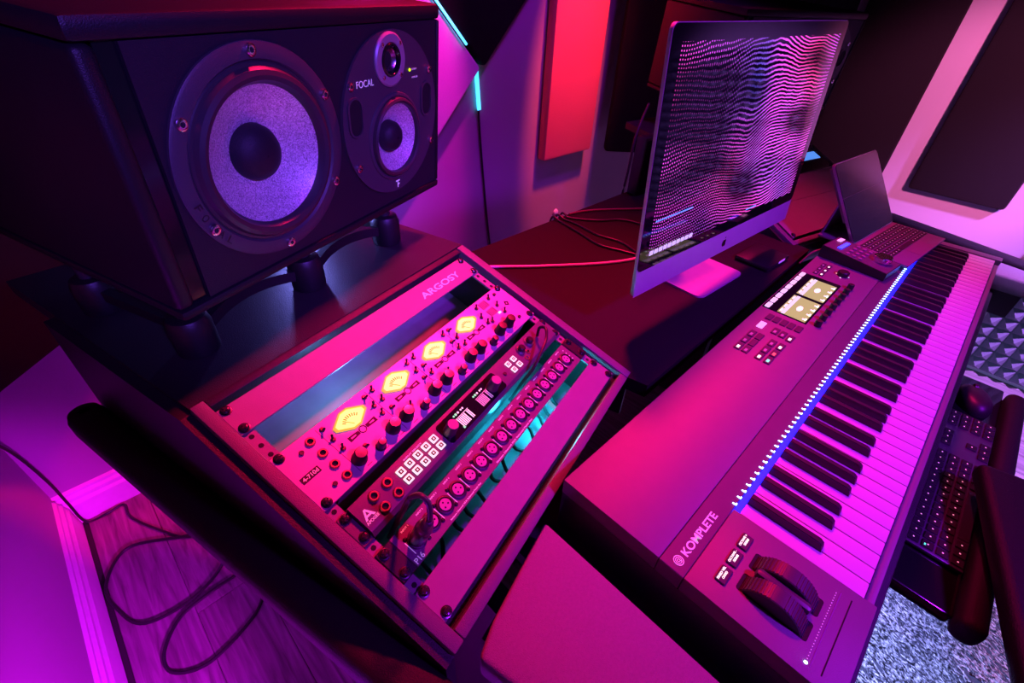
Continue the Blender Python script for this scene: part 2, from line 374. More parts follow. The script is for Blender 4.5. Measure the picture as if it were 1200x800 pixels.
# side panels and inner cheeks
bk = lambda p, d: Vector(p) + hd * d
def cheek(name, a, c, d, zlow, th, sgn):
    A, C = Vector(a), Vector(c); Bk = bk(A, d); n = Vector((-.9694, -.2454, 0)) * sgn * th
    pr = [Bk, A, C, Vector((C.x, C.y, zlow)), Vector((Bk.x, Bk.y, zlow))]
    v = [tuple(p) for p in pr] + [tuple(p + n) for p in pr]
    f = [(0, 1, 2, 3, 4), (9, 8, 7, 6, 5)] + [(i, 5 + i, 5 + (i + 1) % 5, (i + 1) % 5) for i in range(5)]
    both(name, v, f, LAM, smooth=False)
cheek('side_panel', TL - Vector((0, 0, .004)), BL - Vector((0, 0, .004)), .34, -.14, .014, 1)
cheek('inner_panel', TR - Vector((0, 0, .004)), BR - Vector((0, 0, .004)), .15, -.14, .010, -1)
# speaker shelves over the bays
sh = [(TL.x, TL.y), (TR.x, TR.y), (bk(TR, .16).x, bk(TR, .16).y), (-.10, 1.18), (bk(TL, .5).x, bk(TL, .5).y)]
zs = TL.z
both_mb('speaker_shelf', lambda b0: b0.prism([(p[0], p[1]) for p in sh], zs - .022, zs + .001), LAM, False)
# centre top, keyboard shelf, back rail
ctr = [(.150, .366), (.970, .366), (1.05, .74), (1.13, .952), (-.01, .952), (.07, .74)]
MB().prism(ctr, -.058, -.030).build('desk_top', mat('desk_top_laminate', (.011, .0105, .011), .62, spec=.15, bump=.35, bscale=700), desk, DK, False)
MB().box(-.20, 1.32, -.045, .3655, -.128, -.102, .004).build('keyboard_shelf', LAM, desk, DK)
# front pads beside the keyboard
def pad(b0):
    o_ = [(-.164, .322), (-.300, .279), (-.335, .262), (-.245, -.12), (-.164, -.12)]
    cx = sum(p[0] for p in o_) / 5; cy = sum(p[1] for p in o_) / 5
    bm = bmesh.new()
    vs = [bm.verts.new((x, y, -.092)) for x, y in o_]; f0 = bm.faces.new(vs)
    if f0.normal.z < 0: pass
    e = bmesh.ops.extrude_face_region(bm, geom=[f0]); tv = [v for v in e['geom'] if isinstance(v, bmesh.types.BMVert)]
    for v in tv: v.co.z = -.050
    bmesh.ops.recalc_face_normals(bm, faces=bm.faces[:])
    bmesh.ops.bevel(bm, geom=[ed for ed in bm.edges if ed.verts[0].co.z > -.06 or ed.verts[1].co.z > -.06], offset=.007, segments=3, affect='EDGES', profile=.5)
    bm.verts.index_update(); b0.add([v.co[:] for v in bm.verts], [[v.index for v in q_.verts] for q_ in bm.faces]); bm.free()
both_mb('arm_pad', pad, LEATH)
both_mb('pad_support', lambda b0: b0.prism([(-.31, .285), (-.245, -.10), (-.17, -.10), (-.17, .32)], -.16, -.0925), LAM, False)
# bolsters along the outer sides
def bolster(b0):
    w, h, r = .025, .029, .018
    sec = rrect(-w, w, -h, h, r)
    nrm = Vector((-.9694, -.2454, 0)) * (.0145 + w)
    base = Vector((BL.x, BL.y, 0))
    pts = [base + nrm + hd * d + Vector((0, 0, z)) for d, z in ((.70, -.068), (.55, -.068), (.3, -.068), (.1, -.068), (-.05, -.068), (-.2, -.070), (-.42, -.074))]
    b0.tube(pts, 0, sec=sec, smooth=4)
    b0.lathe([(.001, .029), (.012, .029), (w - .004, .023), (w, .011), (w, -.011), (w - .004, -.023), (.012, -.029), (.001, -.029)], 24, T(pts[0]))
both_mb('side_bolster', bolster, BOLST)
# legs
both_mb('leg_panel', lambda b0: b0.box(-.26, -.225, .30, .92, -Z0, -.1605), LAM, False)
both_mb('leg_panel', lambda b0: b0.box(.05, .085, .55, .94, -Z0, -.105), LAM, False)
MB().box(.086, 1.034, .90, .92, -.55, -.06).build('modesty_panel', LAM, desk, DK, False)

# ------------------------------------------------------------------ screws
CROSS = [(-.0034, -.0009), (-.0009, -.0009), (-.0009, -.0034), (.0009, -.0034), (.0009, -.0009), (.0034, -.0009), (.0034, .0009), (.0009, .0009), (.0009, .0034), (-.0009, .0034), (-.0009, .0009), (-.0034, .0009)]
SCR = MB().lathe([(.0066, 0), (.0066, .001), (.0052, .0012), (.0050, .0030), (.0036, .0044), (.001, .0048)], 16).mesh('screw', mat('screw_metal', (.10, .10, .11), .25, metal=.9))
SCX = MB().prism(CROSS, .0040, .0052).mesh('screw_slot', HOLE)
def screw(parent, x, y, z, s=1, name='screw', a=20):
    o = link(name, SCR, parent, Tz(x, y, z) @ rotz(a) @ Matrix.Scale(s, 4)); link('screw_slot', SCX, o); return o
def rack_thing(name, label, cat, u0, u1, group=None, M=RACK): return thing(name, label, cat, M @ Tz(0, -(u0 + u1) / 2 * U, 0), group)
def rack_screws(t, ys, z=.003):
    for sx in (-.2326, .2326):
        for y in ys: screw(t, sx, y, z, a=random.uniform(0, 80))

# ------------------------------------------------------------------ rack units, left bay
t = rack_thing('blank_panel', 'blank rack panel lettered ARGOSY at the top of the rack', 'rack panel', 0, 1)
MB().box(-.2413, .2413, -.0219, .0219, 0, .003, .0006, seg=1).build('plate', GREYP, t)
rack_screws(t, (.0159, -.0159))
text('ARGOSY', WHITE, t, .102, .203, -.0085, .0125, .0031, bold=.012)
t = rack_thing('blank_panel', 'plain blank rack panel below the row of microphone sockets', 'rack panel', 7, 8)
MB().box(-.2413, .2413, -.0219, .0219, 0, .003, .0006, seg=1).build('plate', GREYP, t)
rack_screws(t, (.0159, -.0159))

# four-channel preamp, two units high
t = rack_thing('preamp', 'silver two-unit preamp with four glowing yellow meters and black knobs', 'audio unit', 2, 4)
Y0 = 3 * U
def ry(y): return y / 1000 + Y0
MB().box(-.2413, .2413, -.0440, .0440, 0, .004, .0006, seg=1).build('faceplate', SILVER, t)
MB().box(-.217, .217, -.042, .042, -.085, -.0005).build('chassis', mat('chassis_grey', (.30, .31, .33), .45, metal=.3), t, smooth=False)
rack_screws(t, (.0381, -.0381), .004)
PRINT = mat('black_print', (.01, .008, .01), .6, var=0)
MFACE = mat('meter_face', (.9, .75, .2), .4, emis=(1, .78, .10), es=1.5, vscale=200)
MRIM = mat('meter_rim', (.8, .6, .05), .4, emis=(1, .70, .0), es=.62, var=0)
MTICK = mat('meter_tick', (.25, .15, .0), .5, emis=(.50, .26, .0), es=.35, var=0)
hexo = [(-.0255, .003), (-.006, .0148), (.006, .0148), (.0255, .003), (.0255, -.003), (.006, -.0148), (-.006, -.0148), (-.0255, -.003)][::-1]
hexi = [(x * .86, y * .86) for x, y in hexo]
m_rim = MB().ring(hexo[::-1], hexi[::-1], 0, .0022).mesh('meter_bezel', MRIM, False)
m_face = MB().prism(hexi[::-1], 0, .0008).mesh('meter_dial', MFACE, False)
tk = MB()
for k in range(9):
    a = R(140 - 100 * k / 8); tk.box(-.0006, .0006, .0115, .0160, .0008, .0012, M=Tz(0, -.0095) @ rotz(math.degrees(a) - 90))
tk.box(-.0003, .0003, .001, .0135, .0009, .0014, M=Tz(0, -.0095) @ rotz(38))
m_tick = tk.mesh('meter_scale', MTICK, False)
KB1 = MB().lathe([(.0100, 0), (.0100, .002), (.0086, .004), (.0080, .017), (.0074, .0178)], 28).mesh('knob', mat('knob_black', (.008, .007, .009), .35))
KB2 = MB().lathe([(.0068, 0), (.0068, .002), (.0058, .003), (.0054, .0145), (.0048, .015)], 24).mesh('knob', MATS['knob_black'])
CAPM = mat('spun_cap', (.42, .41, .42), .25, metal=1)
KC1 = MB().lathe([(.0070, .0178), (.0070, .0184), (.001, .0186)], 28).mesh('knob_cap', CAPM)
KC2 = MB().lathe([(.0046, .015), (.0046, .0155), (.001, .0157)], 24).mesh('knob_cap', CAPM)
def knob(t, x, y, z, big=True):
    o = link('knob', KB1 if big else KB2, t, Tz(x, y, z)); link('knob_cap', KC1 if big else KC2, o); return o
TGM = mat('switch_brass', (.16, .13, .07), .3, metal=.8)
TGN = MB().lathe([(.0036, 0), (.0036, .0016), (.0024, .002), (.0024, .003)], 6).mesh('toggle', TGM)
TGL = MB().lathe([(.0011, .002), (.0018, .0088), (.0012, .0096)], 8).mesh('lever', mat('lever_dark', (.03, .03, .03), .3, metal=.6))
def toggle(t, x, y, z, up=1):
    o = link('toggle', TGN, t, Tz(x, y, z)); link('lever', TGL, o, Matrix.Rotation(R(-22 * up), 4, 'X')); return o
MC = [-.1405, -.0555, .0295, .1135]
KX = [(-.171, 1), (-.1415, 0), (-.112, 1), (-.086, 1), (-.056, 0), (-.026, 1), (.0015, 1), (.0315, 0), (.0625, 1), (.089, 1), (.119, 0), (.149, 1), (.1765, 1)]
for i, x in enumerate(MC):
    m = link('meter', m_rim, t, Tz(x, ry(-111.5), .004)); link('meter_dial', m_face, m); link('meter_scale', m_tick, m)
    for k, (dx, y) in enumerate(((-.0345, -100), (-.0345, -119), (-.0345, -136), (.0350, -101), (.0350, -119), (.0350, -134), (-.0135, -152))):
        if i == 3 and k in (3,): continue
        toggle(t, x + dx, ry(y), .004, 1 if (i + k) % 3 else -1)
    # bow-tie badge under the meter
    bd = MB(); w = .023
    bd.ring(circ(.0054, 16), circ(.0041, 16), 0, .0004)
    for s in (-1, 1):
        o_ = [(s * .006, .0026), (s * w, .0038), (s * w, -.0038), (s * .006, -.0026)]; i_ = [(s * .0115, .0009), (s * (w - .0035), .0013), (s * (w - .0035), -.0013), (s * .0115, -.0009)]
        if s > 0: o_, i_ = o_[::-1], i_[::-1]
        bd.ring(o_, i_, 0, .0004)
    bd.build('badge', PRINT, t, Tz(x + .001, ry(-133), .004), False)
    if i: MB().box(-.0003, .0003, -.039, .039, 0, .0002).build('divider', PRINT, t, Tz(x - .0435, 0, .004), False)
for x, big in KX: knob(t, x, ry(-159 if big else -166), .004, big)
MB().box(-.0003, .0003, -.039, .039, 0, .0002).build('divider', PRINT, t, Tz(-.181, 0, .004), False)
JK = MB().lathe([(.0062, 0), (.0062, .002), (.0052, .0035), (.0036, .0035), (.0034, .0005)], 20, cap=False).mesh('jack', mat('jack_brass', (.45, .34, .18), .3, metal=.9))
JH = MB().cyl(.0036, .0003, .0008, 16).mesh('jack_hole', HOLE)
def jack(t, x, y, z, s=1):
    o = link('jack', JK, t, Tz(x, y, z) @ Matrix.Scale(s, 4)); link('jack_hole', JH, o); return o
for y in (-103, -124, -144, -164): jack(t, -.1955, ry(y), .004)
lb = MB().cyl(.0030, 0, .0025, 12).mesh('lamp_lens', BLACK)
for x, y in ((-.2115, -107), (-.2118, -162), (.214, -101), (.2085, -163)): link('lamp_lens', lb, t, Tz(x, ry(y), .004))
pl = MB().box(-.0125, .0125, -.0042, .0042, 0, .0006).build('name_plate', PRINT, t, Tz(-.2225, ry(-134.5), .004), False)
text('4-710d', mat('name_print', (.9, .5, .6), .5, var=0, emis=(1, .4, .6), es=.15), pl, -.0105, .0105, -.0026, .0052, .0007, bold=.02)
for gx, gy in ((.168, -104), (.168, -123)):
    g = MB()
    for k in range(5): g.box(-.0011, .0011, -.0070, .0070, 0, .0004, M=Tz(k * .0042, 0))
    g.build('level_bars', PRINT, t, Tz(gx, ry(gy), .004), False)['kind'] = 'stuff'
for x, y in ((.158, -101), (.1965, -100), (.1965, -120), (.1965, -138), (.158, -137)): toggle(t, x, ry(y), .004)
lg = MB().ring([(.006, 0), (0, .006), (-.006, 0), (0, -.006)], [(.0022, 0), (0, .0022), (-.0022, 0), (0, -.0022)], 0, .0004).build('emblem', PRINT, t, Tz(.217, ry(-128), .004) @ rotz(10), False)
link('lamp_lens', MB().box(-.003, .003, -.0018, .0018, 0, .001).mesh('lamp_lens', GLOW), t, Tz(.187, ry(-133), .004))
for x, _ in KX: MB().box(-.004, .004, -.0004, .0004, 0, .0002).build('scale_print', PRINT, t, Tz(x + .004, ry(-172.5), .004), False)

# audio interface with lit square buttons
u0, u1 = 4.36, 5.36
t = rack_thing('audio_interface', 'dark one-unit audio interface with lit square buttons and two meter screens', 'audio unit', u0, u1)
Y0 = (u0 + u1) / 2 * U
INTF = mat('interface_metal', (.14, .135, .14), .36, metal=.35, bump=.1, bscale=900)
prof = [(-.0219, .0), (-.0219, .004), (-.0165, .0095), (-.010, .0105), (.0215, .0105), (.0219, .010), (.0219, .0)]
fp = MB(); nP = len(prof)
fp.add([(x, y, z) for x in (-.2255, .2255) for y, z in prof], [tuple(range(nP)), tuple(range(2 * nP - 1, nP - 1, -1))] + [(i, nP + i, nP + (i + 1) % nP, (i + 1) % nP) for i in range(nP)])
fp.build('faceplate', INTF, t)
for s in (-1, 1): MB().box(min(s * .2262, s * .2413), max(s * .2262, s * .2413), -.0219, .0219, 0, .004, .001, seg=1).build('rack_ear', INTF, t)
rack_screws(t, (.0159, -.0135), .004)
MB().box(-.215, .215, -.0205, .0205, -.085, -.003).build('chassis', DARKM, t, smooth=False)
zf = .0106
for x, y in ((-.174, -206), (-.196, -206), (-.1735, -224), (-.196, -224)): jack(t, x, ry(y), zf if y > -220 else .0098, 1.1)
text('APOGEE', WHITE, t, -.2235, -.2055, ry(-225.2), .0036, zf + .0001, bold=.015)
lgA = MB()
lgA.prism([(-.0075, -.006), (-.0045, -.006), (.0012, .0062), (-.0012, .0062)], 0, .0003).prism([(.0075, -.006), (.0012, .0062), (-.0012, .0062), (.0042, -.006)], 0, .00035).prism([(-.004, -.0035), (.004, -.0035), (.003, -.0012), (-.003, -.0012)], 0, .0004)
lgA.build('emblem', WHITE, t, Tz(-.2145, ry(-214.5), zf), False)
BTN = MB().box(-.0056, .0056, -.0050, .0050, 0, .0016, .0008, seg=1).mesh('button', GLOW)
BTI = MB().box(-.0030, .0030, -.0027, .0027, .0016, .0019).mesh('button_mark', mat('mark_dark', (.02, .02, .015), .5, var=0), False)
BTD = MB().box(-.0009, .0009, -.0011, .0011, .0019, .0021).mesh('button_glyph', GLOW, False)
def lit_button(x, y, s=1):
    o = link('button', BTN, t, Tz(x, ry(y), zf) @ Matrix.Scale(s, 4)); link('button_mark', BTI, o); link('button_glyph', BTD, o)
for k in range(5):
    for y in (-208.5, -221.5): lit_button(-.1525 + .0157 * k, y)
for x in (.096, .1125):
    for y in (-210, -223): lit_button(x, y, .92)
text('INPUT SELECT', WHITE, t, -.139, -.105, ry(-201.5), .0020, zf + .0001, bold=.02)
sw = MB().prism(rrect(-.077, .061, ry(-232.5), ry(-199.5), .005), 0, .0012).build('display_window', GLOSS, t, T((0, 0, zf)))
KN3 = MB().lathe([(.0095, 0), (.0088, .001), (.0084, .0185), (.0078, .0195)], 32).mesh('knob', mat('knob_satin', (.10, .09, .11), .3, metal=.6))
KC3 = MB().lathe([(.0076, .0195), (.0074, .0199), (.001, .0199)], 32).mesh('knob_cap', mat('knob_top_satin', (.28, .25, .30), .4, metal=.4))
for x in (-.066, .0395):
    o = link('knob', KN3, t, Tz(x, ry(-217), zf + .0013)); link('knob_cap', KC3, o)
SCRW = mat('screen_white', (.8, .8, .75), .4, emis=(1, .92, .85), es=.75, var=0)
SCRG = mat('screen_green', (.1, .8, .3), .4, emis=(.12, 1, .35), es=.8, var=0)
SCRP = mat('screen_pink', (.6, .4, .5), .4, emis=(.75, .35, .55), es=.5, var=0)
for x0, mm in ((-.046, SCRW), (.001, SCRP)):
    g = MB()
    for k in range(9):
        if k == 6: continue
        g.box(x0 + .003 * k + .001, x0 + .003 * k + .0026, ry(-228), ry(-213.5), .0012, .0015)
    g.box(x0, x0 + .028, ry(-212.6), ry(-212), .0012, .0015)
    g.build('meter_bars', mm, t, T((0, 0, zf)), False)
    for dx, r in ((.002, .0016), (.0065, .002), (.0115, .0016), (.018, .0014), (.022, .0014)):
        MB().cyl(r, .0012, .0016, 12).build('screen_dot', SCRG if dx < .007 else SCRW, t, Tz(x0 + dx, ry(-207), zf))
MB().box(-.047, -.0435, ry(-229.5), ry(-226), .0012, .0016).build('screen_dot', SCRG, t, T((0, 0, zf)), False)
for x, y in ((.1385, -208), (.1655, -208)):
    o = MB().lathe([(.0088, 0), (.0088, .002), (.0078, .003), (.0066, .003), (.0066, .001)], 28, cap=False).build('jack', STEEL, t, Tz(x, ry(y), zf))
    MB().lathe([(.0064, 0), (.0062, .008), (.0045, .0095), (.001, .0095)], 24).build('knob', MATS['knob_black'], o)
jack(t, .1345, ry(-225), .0095, .75); jack(t, .1465, ry(-219), zf, .6)
link('lamp_lens', lb, t, Tz(.0765, ry(-217), zf - .001))
lr = MB().ring(circ(.0052, 20), circ(.0034, 20), 0, .002).build('lamp_ring', SCRG, t, Tz(.1955, ry(-228.5), .0055))

# patch bay
u0, u1 = 5.67, 6.67
t = rack_thing('patch_bay', 'one-unit patch bay lettered P16 with sixteen round microphone sockets', 'patch bay', u0, u1)
Y0 = (u0 + u1) / 2 * U
PB = mat('patch_panel', (.16, .15, .16), .4, metal=.3, bump=.15, bscale=900)
MB().box(-.2185, .2185, -.0219, .0219, -.001, .0045, .0006, seg=1).build('faceplate', PB, t)
MB().box(-.216, .216, -.0205, .0205, -.03, -.0012).build('chassis', DARKM, t, smooth=False)
for s in (-1, 1): MB().box(min(s * .219, s * .2413), max(s * .219, s * .2413), -.0219, .0219, .0003, .006, .001, seg=1).build('rack_ear', BLACK, t)
rack_screws(t, (.0155, -.0145), .006)
SK = MB().lathe([(.0118, 0), (.0118, .0018), (.0106, .0024), (.0092, .0024), (.0090, .0004)], 28, cap=False).mesh('socket', BLACK)
SKF = MB().lathe([(.0078, .0002), (.0078, .0020), (.0074, .0024), (.0005, .0024)], 24).mesh('socket_face', mat('socket_metal', (.42, .36, .42), .4, metal=.3))
SKB = MB().lathe([(.0092, .0001), (.0005, .0002)], 24).mesh('socket_well', HOLE)
sh_ = MB()
for a in (90, 210, 330): sh_.cyl(.0012, .0022, .0026, 8, Tz(.0038 * math.cos(R(a + 10)), .0038 * math.sin(R(a + 10))))
SKH = sh_.mesh('pin_holes', HOLE)
for k in range(16):
    x = -.1965 + .0260 * k
    o = link('socket', SK, t, Tz(x, ry(-275.3), .0045)); link('socket_well', SKB, o); link('socket_face', SKF, o); hq = link('pin_holes', SKH, o)
    for dx, dy in ((-.0098, .0098), (.0098, -.0098)): screw(t, x + dx, ry(-275.3) + dy, .0045, .42)
    MB().box(-.0005, .0005, -.0085, .0085, 0, .0003).build('socket_line', WHITE, t, Tz(x - .0128, ry(-276.5), .0045), False)
    text('INPUT %d' % (k + 1), WHITE, t, x - .007, x + .0045, ry(-258), .0022, .0046, bold=.02)
text('P16', WHITE, t, -.2165, -.2035, ry(-294.5), .0068, .0046, bold=.01)
text('Sixteen Channel XLR Balanced Patch Bay', WHITE, t, -.154, -.090, ry(-294), .0026, .0046, bold=.02)
text('Sixteen Channel XLR Balanced Patch Bay', WHITE, t, -.052, .046, ry(-294.5), .0030, .0046, bold=.02)
for k in range(4): MB().box(-.001, .001, -.001, .001, 0, .0003).build('print_mark', WHITE, t, Tz(.2075, ry(-262 - 7 * k), .0045), False)

# the microphone plug and lead in the first socket
pc = thing('microphone_cable', 'thick cable with a metal plug pushed into the first patch bay socket', 'cable', RACK @ Tz(-.1965, -.2753, .0076))
MB().lathe([(.0098, -.0), (.0098, .012), (.0102, .014), (.0102, .034), (.0092, .040), (.0066, .043), (.006, .056), (.0042, .058)], 28).build('plug', mat('plug_metal', (.22, .20, .24), .3, metal=.8), pc)
MB().tube([(0, 0, .05), (.000, .001, .066), (.002, .010, .084), (.002, .022, .086), (.001, .0300, .066), (.0, .0303, .030), (.0, .0303, .0), (.0, .0303, -.06)], .0032, 10).build('lead', mat('lead_grey', (.06, .055, .065), .4), pc)
pc = thing('patch_cable', 'thin black cable looping off the right end of the audio interface', 'cable', RACK @ Tz(.188, -.212, .0135))
MB().tube([(.0, .0, -.0), (.0, .004, .018), (-.003, -.006, .028), (-.018, -.018, .024), (-.045, -.0265, .018), (-.07, -.033, .006), (-.085, -.0325, -.02), (-.10, -.033, -.06)], .0026, 8).build('lead', CABLE, pc)
# bundle of leads behind the patch bay
rs2 = random.Random(5)
for k in range(12):
    x = -.19 + .034 * k; w_ = lambda: rs2.uniform(-.010, .010)
    p = [(x, -.271, -.034), (x + w_(), -.279, -.058), (x + w_(), -.300, -.078), (x + w_(), -.322, -.088), (x + w_(), -.345, -.096)]
    c = MB().tube(p, .0032, 6, 5).build('loom_cable', CABLE, None, RACK)
    tag(c, 'black cable hanging inside the rack behind the patch bay', 'cable', 'cables hanging inside the rack')
tag(MB().lathe([(.008, 0), (.008, .002), (.004, .003), (.004, .016), (.001, .017)], 12, RACK @ Tz(-.112, -.071, -.1048)).build('bay_bolt', STEEL), 'small bolt standing up inside the open rack slot', 'bolt')

# ------------------------------------------------------------------ right bay units
def rpanel(u0, u1, label, dark=False):
    t = rack_thing('blank_panel', label, 'rack panel', u0, u1, None, RACKM)
    MB().box(-.2413, .2413, -(u1 - u0) * U / 2 + .0004, (u1 - u0) * U / 2 - .0004, 0, .003, .0006, seg=1).build('plate', GREYP, t)
    rack_screws(t, ((u1 - u0) * U / 2 - .0078, -(u1 - u0) * U / 2 + .0078))
    return t
rpanel(3, 5.2, 'blank panel in the far rack bay under the blue-screened unit')
rpanel(5.2, 8, 'lowest blank panel in the far rack bay behind the tablet')
t = rack_thing('rack_processor', 'black rack unit with a blue lit screen in the far rack bay', 'audio unit', 1, 3, None, RACKM)
MB().box(-.2413, .2413, -.0440, .0440, 0, .004, .0006, seg=1).build('faceplate', GLOSS, t)
MB().box(.105, .222, .006, .040, .004, .0055).build('screen', mat('blue_screen', (.1, .3, .9), .3, emis=(.10, .32, 1), es=.9, var=.5, vscale=60), t)
rack_screws(t, (.0365, -.0365), .004)
MB().box(-.05, .09, .01, .036, .004, .005).build('key_block', DARKM, t)
rpanel(0, 1, 'blank panel at the top of the far rack bay')

# ------------------------------------------------------------------ loudspeakers
CAB = mat('cabinet_satin', (.009, .0085, .011), .42, spec=.3, bump=.25, bscale=900)
BAF = mat('baffle_black', (.014, .013, .018), .5, spec=.3, bump=.3, bscale=900)
FRM = mat('driver_frame', (.045, .042, .050), .45, bump=.2, bscale=900)
RUB = mat('rubber_surround', (.03, .028, .032), .38)
FLEECE = bpy.data.materials.new('cone_fibre'); FLEECE.use_nodes = True
nt = FLEECE.node_tree; N = nt.nodes; L = nt.links; b = N['Principled BSDF']; b.inputs['Roughness'].default_value = .38; b.inputs['Metallic'].default_value = .25
tc = N.new('ShaderNodeTexCoord'); nz = N.new('ShaderNodeTexVoronoi'); nz.inputs['Scale'].default_value = 900
L.new(tc.outputs['Object'], nz.inputs['Vector'])
cr = N.new('ShaderNodeValToRGB'); cr.color_ramp.elements[0].color = (.20, .19, .20, 1); cr.color_ramp.elements[1].color = (1, 1, 1, 1)
L.new(nz.outputs['Color'], cr.inputs[0]); L.new(cr.outputs[0], b.inputs['Base Color'])
bp = N.new('ShaderNodeBump'); bp.inputs['Strength'].default_value = .5; bp.inputs['Distance'].default_value = .001
L.new(nz.outputs['Color'], bp.inputs['Height']); L.new(bp.outputs['Normal'], b.inputs['Normal'])
BOLT = MB().lathe([(.0056, 0), (.0056, .003), (.0046, .0036), (.0024, .0036), (.0022, .0012)], 16, cap=False).mesh('bolt', mat('bolt_chrome', (.75, .70, .72), .2, metal=1))
BOLTC = MB().cyl(.0024, .0008, .0014, 8).mesh('bolt_socket', HOLE)
SW, SH, SD = .525, .287, .365
def arc_text(body, t, cx, cy, r, a0, a1, h, m):
    n = len(body)
    for k, ch in enumerate(body):
        a = a0 + (a1 - a0) * k / (n - 1)
        M = Tz(cx + r * math.cos(R(a)), cy + r * math.sin(R(a)), 0) @ rotz(a + 90)
        text(ch, m, t, -h * .38, h * .38, -h / 2, h, .0065, M, 'letter')
def holed(outer, holes, z, depth):                          # flat board with round openings
    bm = bmesh.new()
    for lp in [outer] + holes:
        vs = [bm.verts.new((x, y, z)) for x, y in lp]
        for i in range(len(vs)): bm.edges.new((vs[i], vs[(i + 1) % len(vs)]))
    bmesh.ops.triangle_fill(bm, use_beauty=True, use_dissolve=False, edges=bm.edges[:], normal=(0, 0, 1))
    bm.verts.index_update(); b0 = MB()
    fs = []
    for q_ in bm.faces:
        ids = [v.index for v in q_.verts]
        q_.normal_update()
        fs.append(ids if q_.normal.z > 0 else ids[::-1])
    b0.add([v.co[:] for v in bm.verts], fs); bm.free()
    for k, lp in enumerate([outer] + holes):
        n_ = len(lp); v_ = [(x, y, z) for x, y in lp] + [(x, y, z - depth) for x, y in lp]
        f_ = [(i, n_ + i, n_ + (i + 1) % n_, (i + 1) % n_) for i in range(n_)]
        b0.add(v_, f_ if k == 0 else [tuple(reversed(q_)) for q_ in f_])
    return b0
def loudspeaker(label, M):
    t = thing('loudspeaker', label, 'loudspeaker', M, 'pair of studio loudspeakers')
    # open-fronted shell: top, bottom and end boards with rounded front edges
    MB().box(0, SW, SH - .020, SH, -SD, .004, .006).build('top_board', CAB, t)
    MB().box(0, SW, 0, .012, -SD, .004, .004).build('bottom_board', CAB, t)
    e = rrect(.0, .020, -SD, .003, .009)
    for x0 in (0, SW - .0065):
        w_ = .020 if x0 == 0 else .0065
        MB().box(x0, x0 + w_, .0122, SH - .0202, -SD, .003, min(.007, w_ * .45), seg=3).build('end_board', CAB, t)
    MB().box(.0205, SW - .007, .0122, SH - .0202, -SD + .002, -.040).build('carcass', CAB, t, smooth=False)
    MB().box(.0205, .0385, .0125, SH - .0205, -.0122, -.004).build('gloss_strip', GLOSS, t)
    holed([(.0388, .0125), (SW - .007, .0125), (SW - .007, SH - .0205), (.0388, SH - .0205)], [circ(.100, 64, .160, .1435), circ(.0575, 48, .3985, .1155), circ(.0185, 32, .3915, .2235)], 0, .012).build('baffle', BAF, t)
    # woofer
    wx, wy = .160, .1435
    w = MB().lathe([(.1175, 0), (.1175, .003), (.1150, .0045), (.1010, .0045), (.0985, .0015)], 72, cap=False).build('woofer_frame', FRM, t, Tz(wx, wy))
    MB().lathe([(.0990, .0012), (.0975, .0030), (.0945, .0036), (.0915, .0085), (.0865, .0105), (.0815, .0085), (.0785, .0030), (.0765, .0005)], 72, cap=False).build('surround', RUB, w)
    MB().lathe([(.0768, .0008), (.070, -.0045), (.055, -.014), (.040, -.0215), (.0325, -.0245)], 72, cap=False).build('cone', FLEECE, w)
    MB().lathe([(.0325, -.0245), (.0315, -.017), (.027, -.0095), (.019, -.0045), (.010, -.002), (.001, -.0012)], 40, cap=False).build('dust_cap', BAF, w)
    for k in range(6):
        a = R(90 + 60 * k); o = link('bolt', BOLT, w, Tz(.1095 * math.cos(a), .1095 * math.sin(a), .0045) @ Matrix.Scale(1.1, 4)); link('bolt_socket', BOLTC, o)
    arc_text('FOCAL', w, 0, 0, .1082, 194, 222, .0085, mat('emboss_dark', (.008, .008, .01), .6, var=0))
    # oval plate with tweeter and midrange
    px, py = .398, .1455
    pl = holed(circ(.1145, 72), [circ(.0600, 48, .3985 - px, .1155 - py), circ(.0205, 32, .3915 - px, .2235 - py)], .004, .004).build('driver_plate', FRM, t, Tz(px, py))
    for x, y in ((.304, .2), (.490, .202), (.306, .091), (.496, .091)):
        o = link('bolt', BOLT, pl, Tz(x - px, y - py, .004)); link('bolt_socket', BOLTC, o)
    tx, ty = .3915, .2235
    tw = MB().lathe([(.0345, 0), (.0345, .002), (.032, .004), (.0225, .004), (.0195, .0005)], 48, cap=False).build('tweeter_ring', mat('tweeter_plate', (.32, .30, .34), .4, metal=.4), t, Tz(tx, ty, .004))
    MB().lathe([(.0222, .003), (.0205, .0052), (.0178, .0052), (.0160, .002)], 40, cap=False).build('tweeter_seat', GLOSS, tw)
    MB().lathe([(.0162, -.004), (.0155, .000), (.012, -.0035), (.006, -.0055), (.0005, -.006)], 40, cap=False).build('tweeter_dome', mat('dome_metal', (.45, .43, .48), .25, metal=1), tw)
    MB().cyl(.019, -.0052, -.0042).build('tweeter_back', HOLE, tw)
    for a in (45, 135, 225, 315):
        o = link('bolt', BOLT, tw, Tz(.0282 * math.cos(R(a)), .0282 * math.sin(R(a)), .004) @ Matrix.Scale(.5, 4)); link('bolt_socket', BOLTC, o)
    mx, my = .3985, .1155
    md = MB().lathe([(.0655, 0), (.0645, .002), (.0610, .003), (.0590, .0015)], 56, cap=False).build('midrange_frame', FRM, t, Tz(mx, my, .004))
    MB().lathe([(.0592, .0012), (.0575, .0065), (.0545, .0085), (.0515, .0065), (.0500, .0008)], 56, cap=False).build('surround', RUB, md)
    MB().lathe([(.0500, .0008), (.043, -.005), (.032, -.012), (.0235, -.0165)], 56, cap=False).build('cone', FLEECE, md)
    MB().lathe([(.0235, -.0165), (.0225, -.006), (.018, -.0002), (.011, .003), (.001, .0042)], 36, cap=False).build('dust_cap', BAF, md)
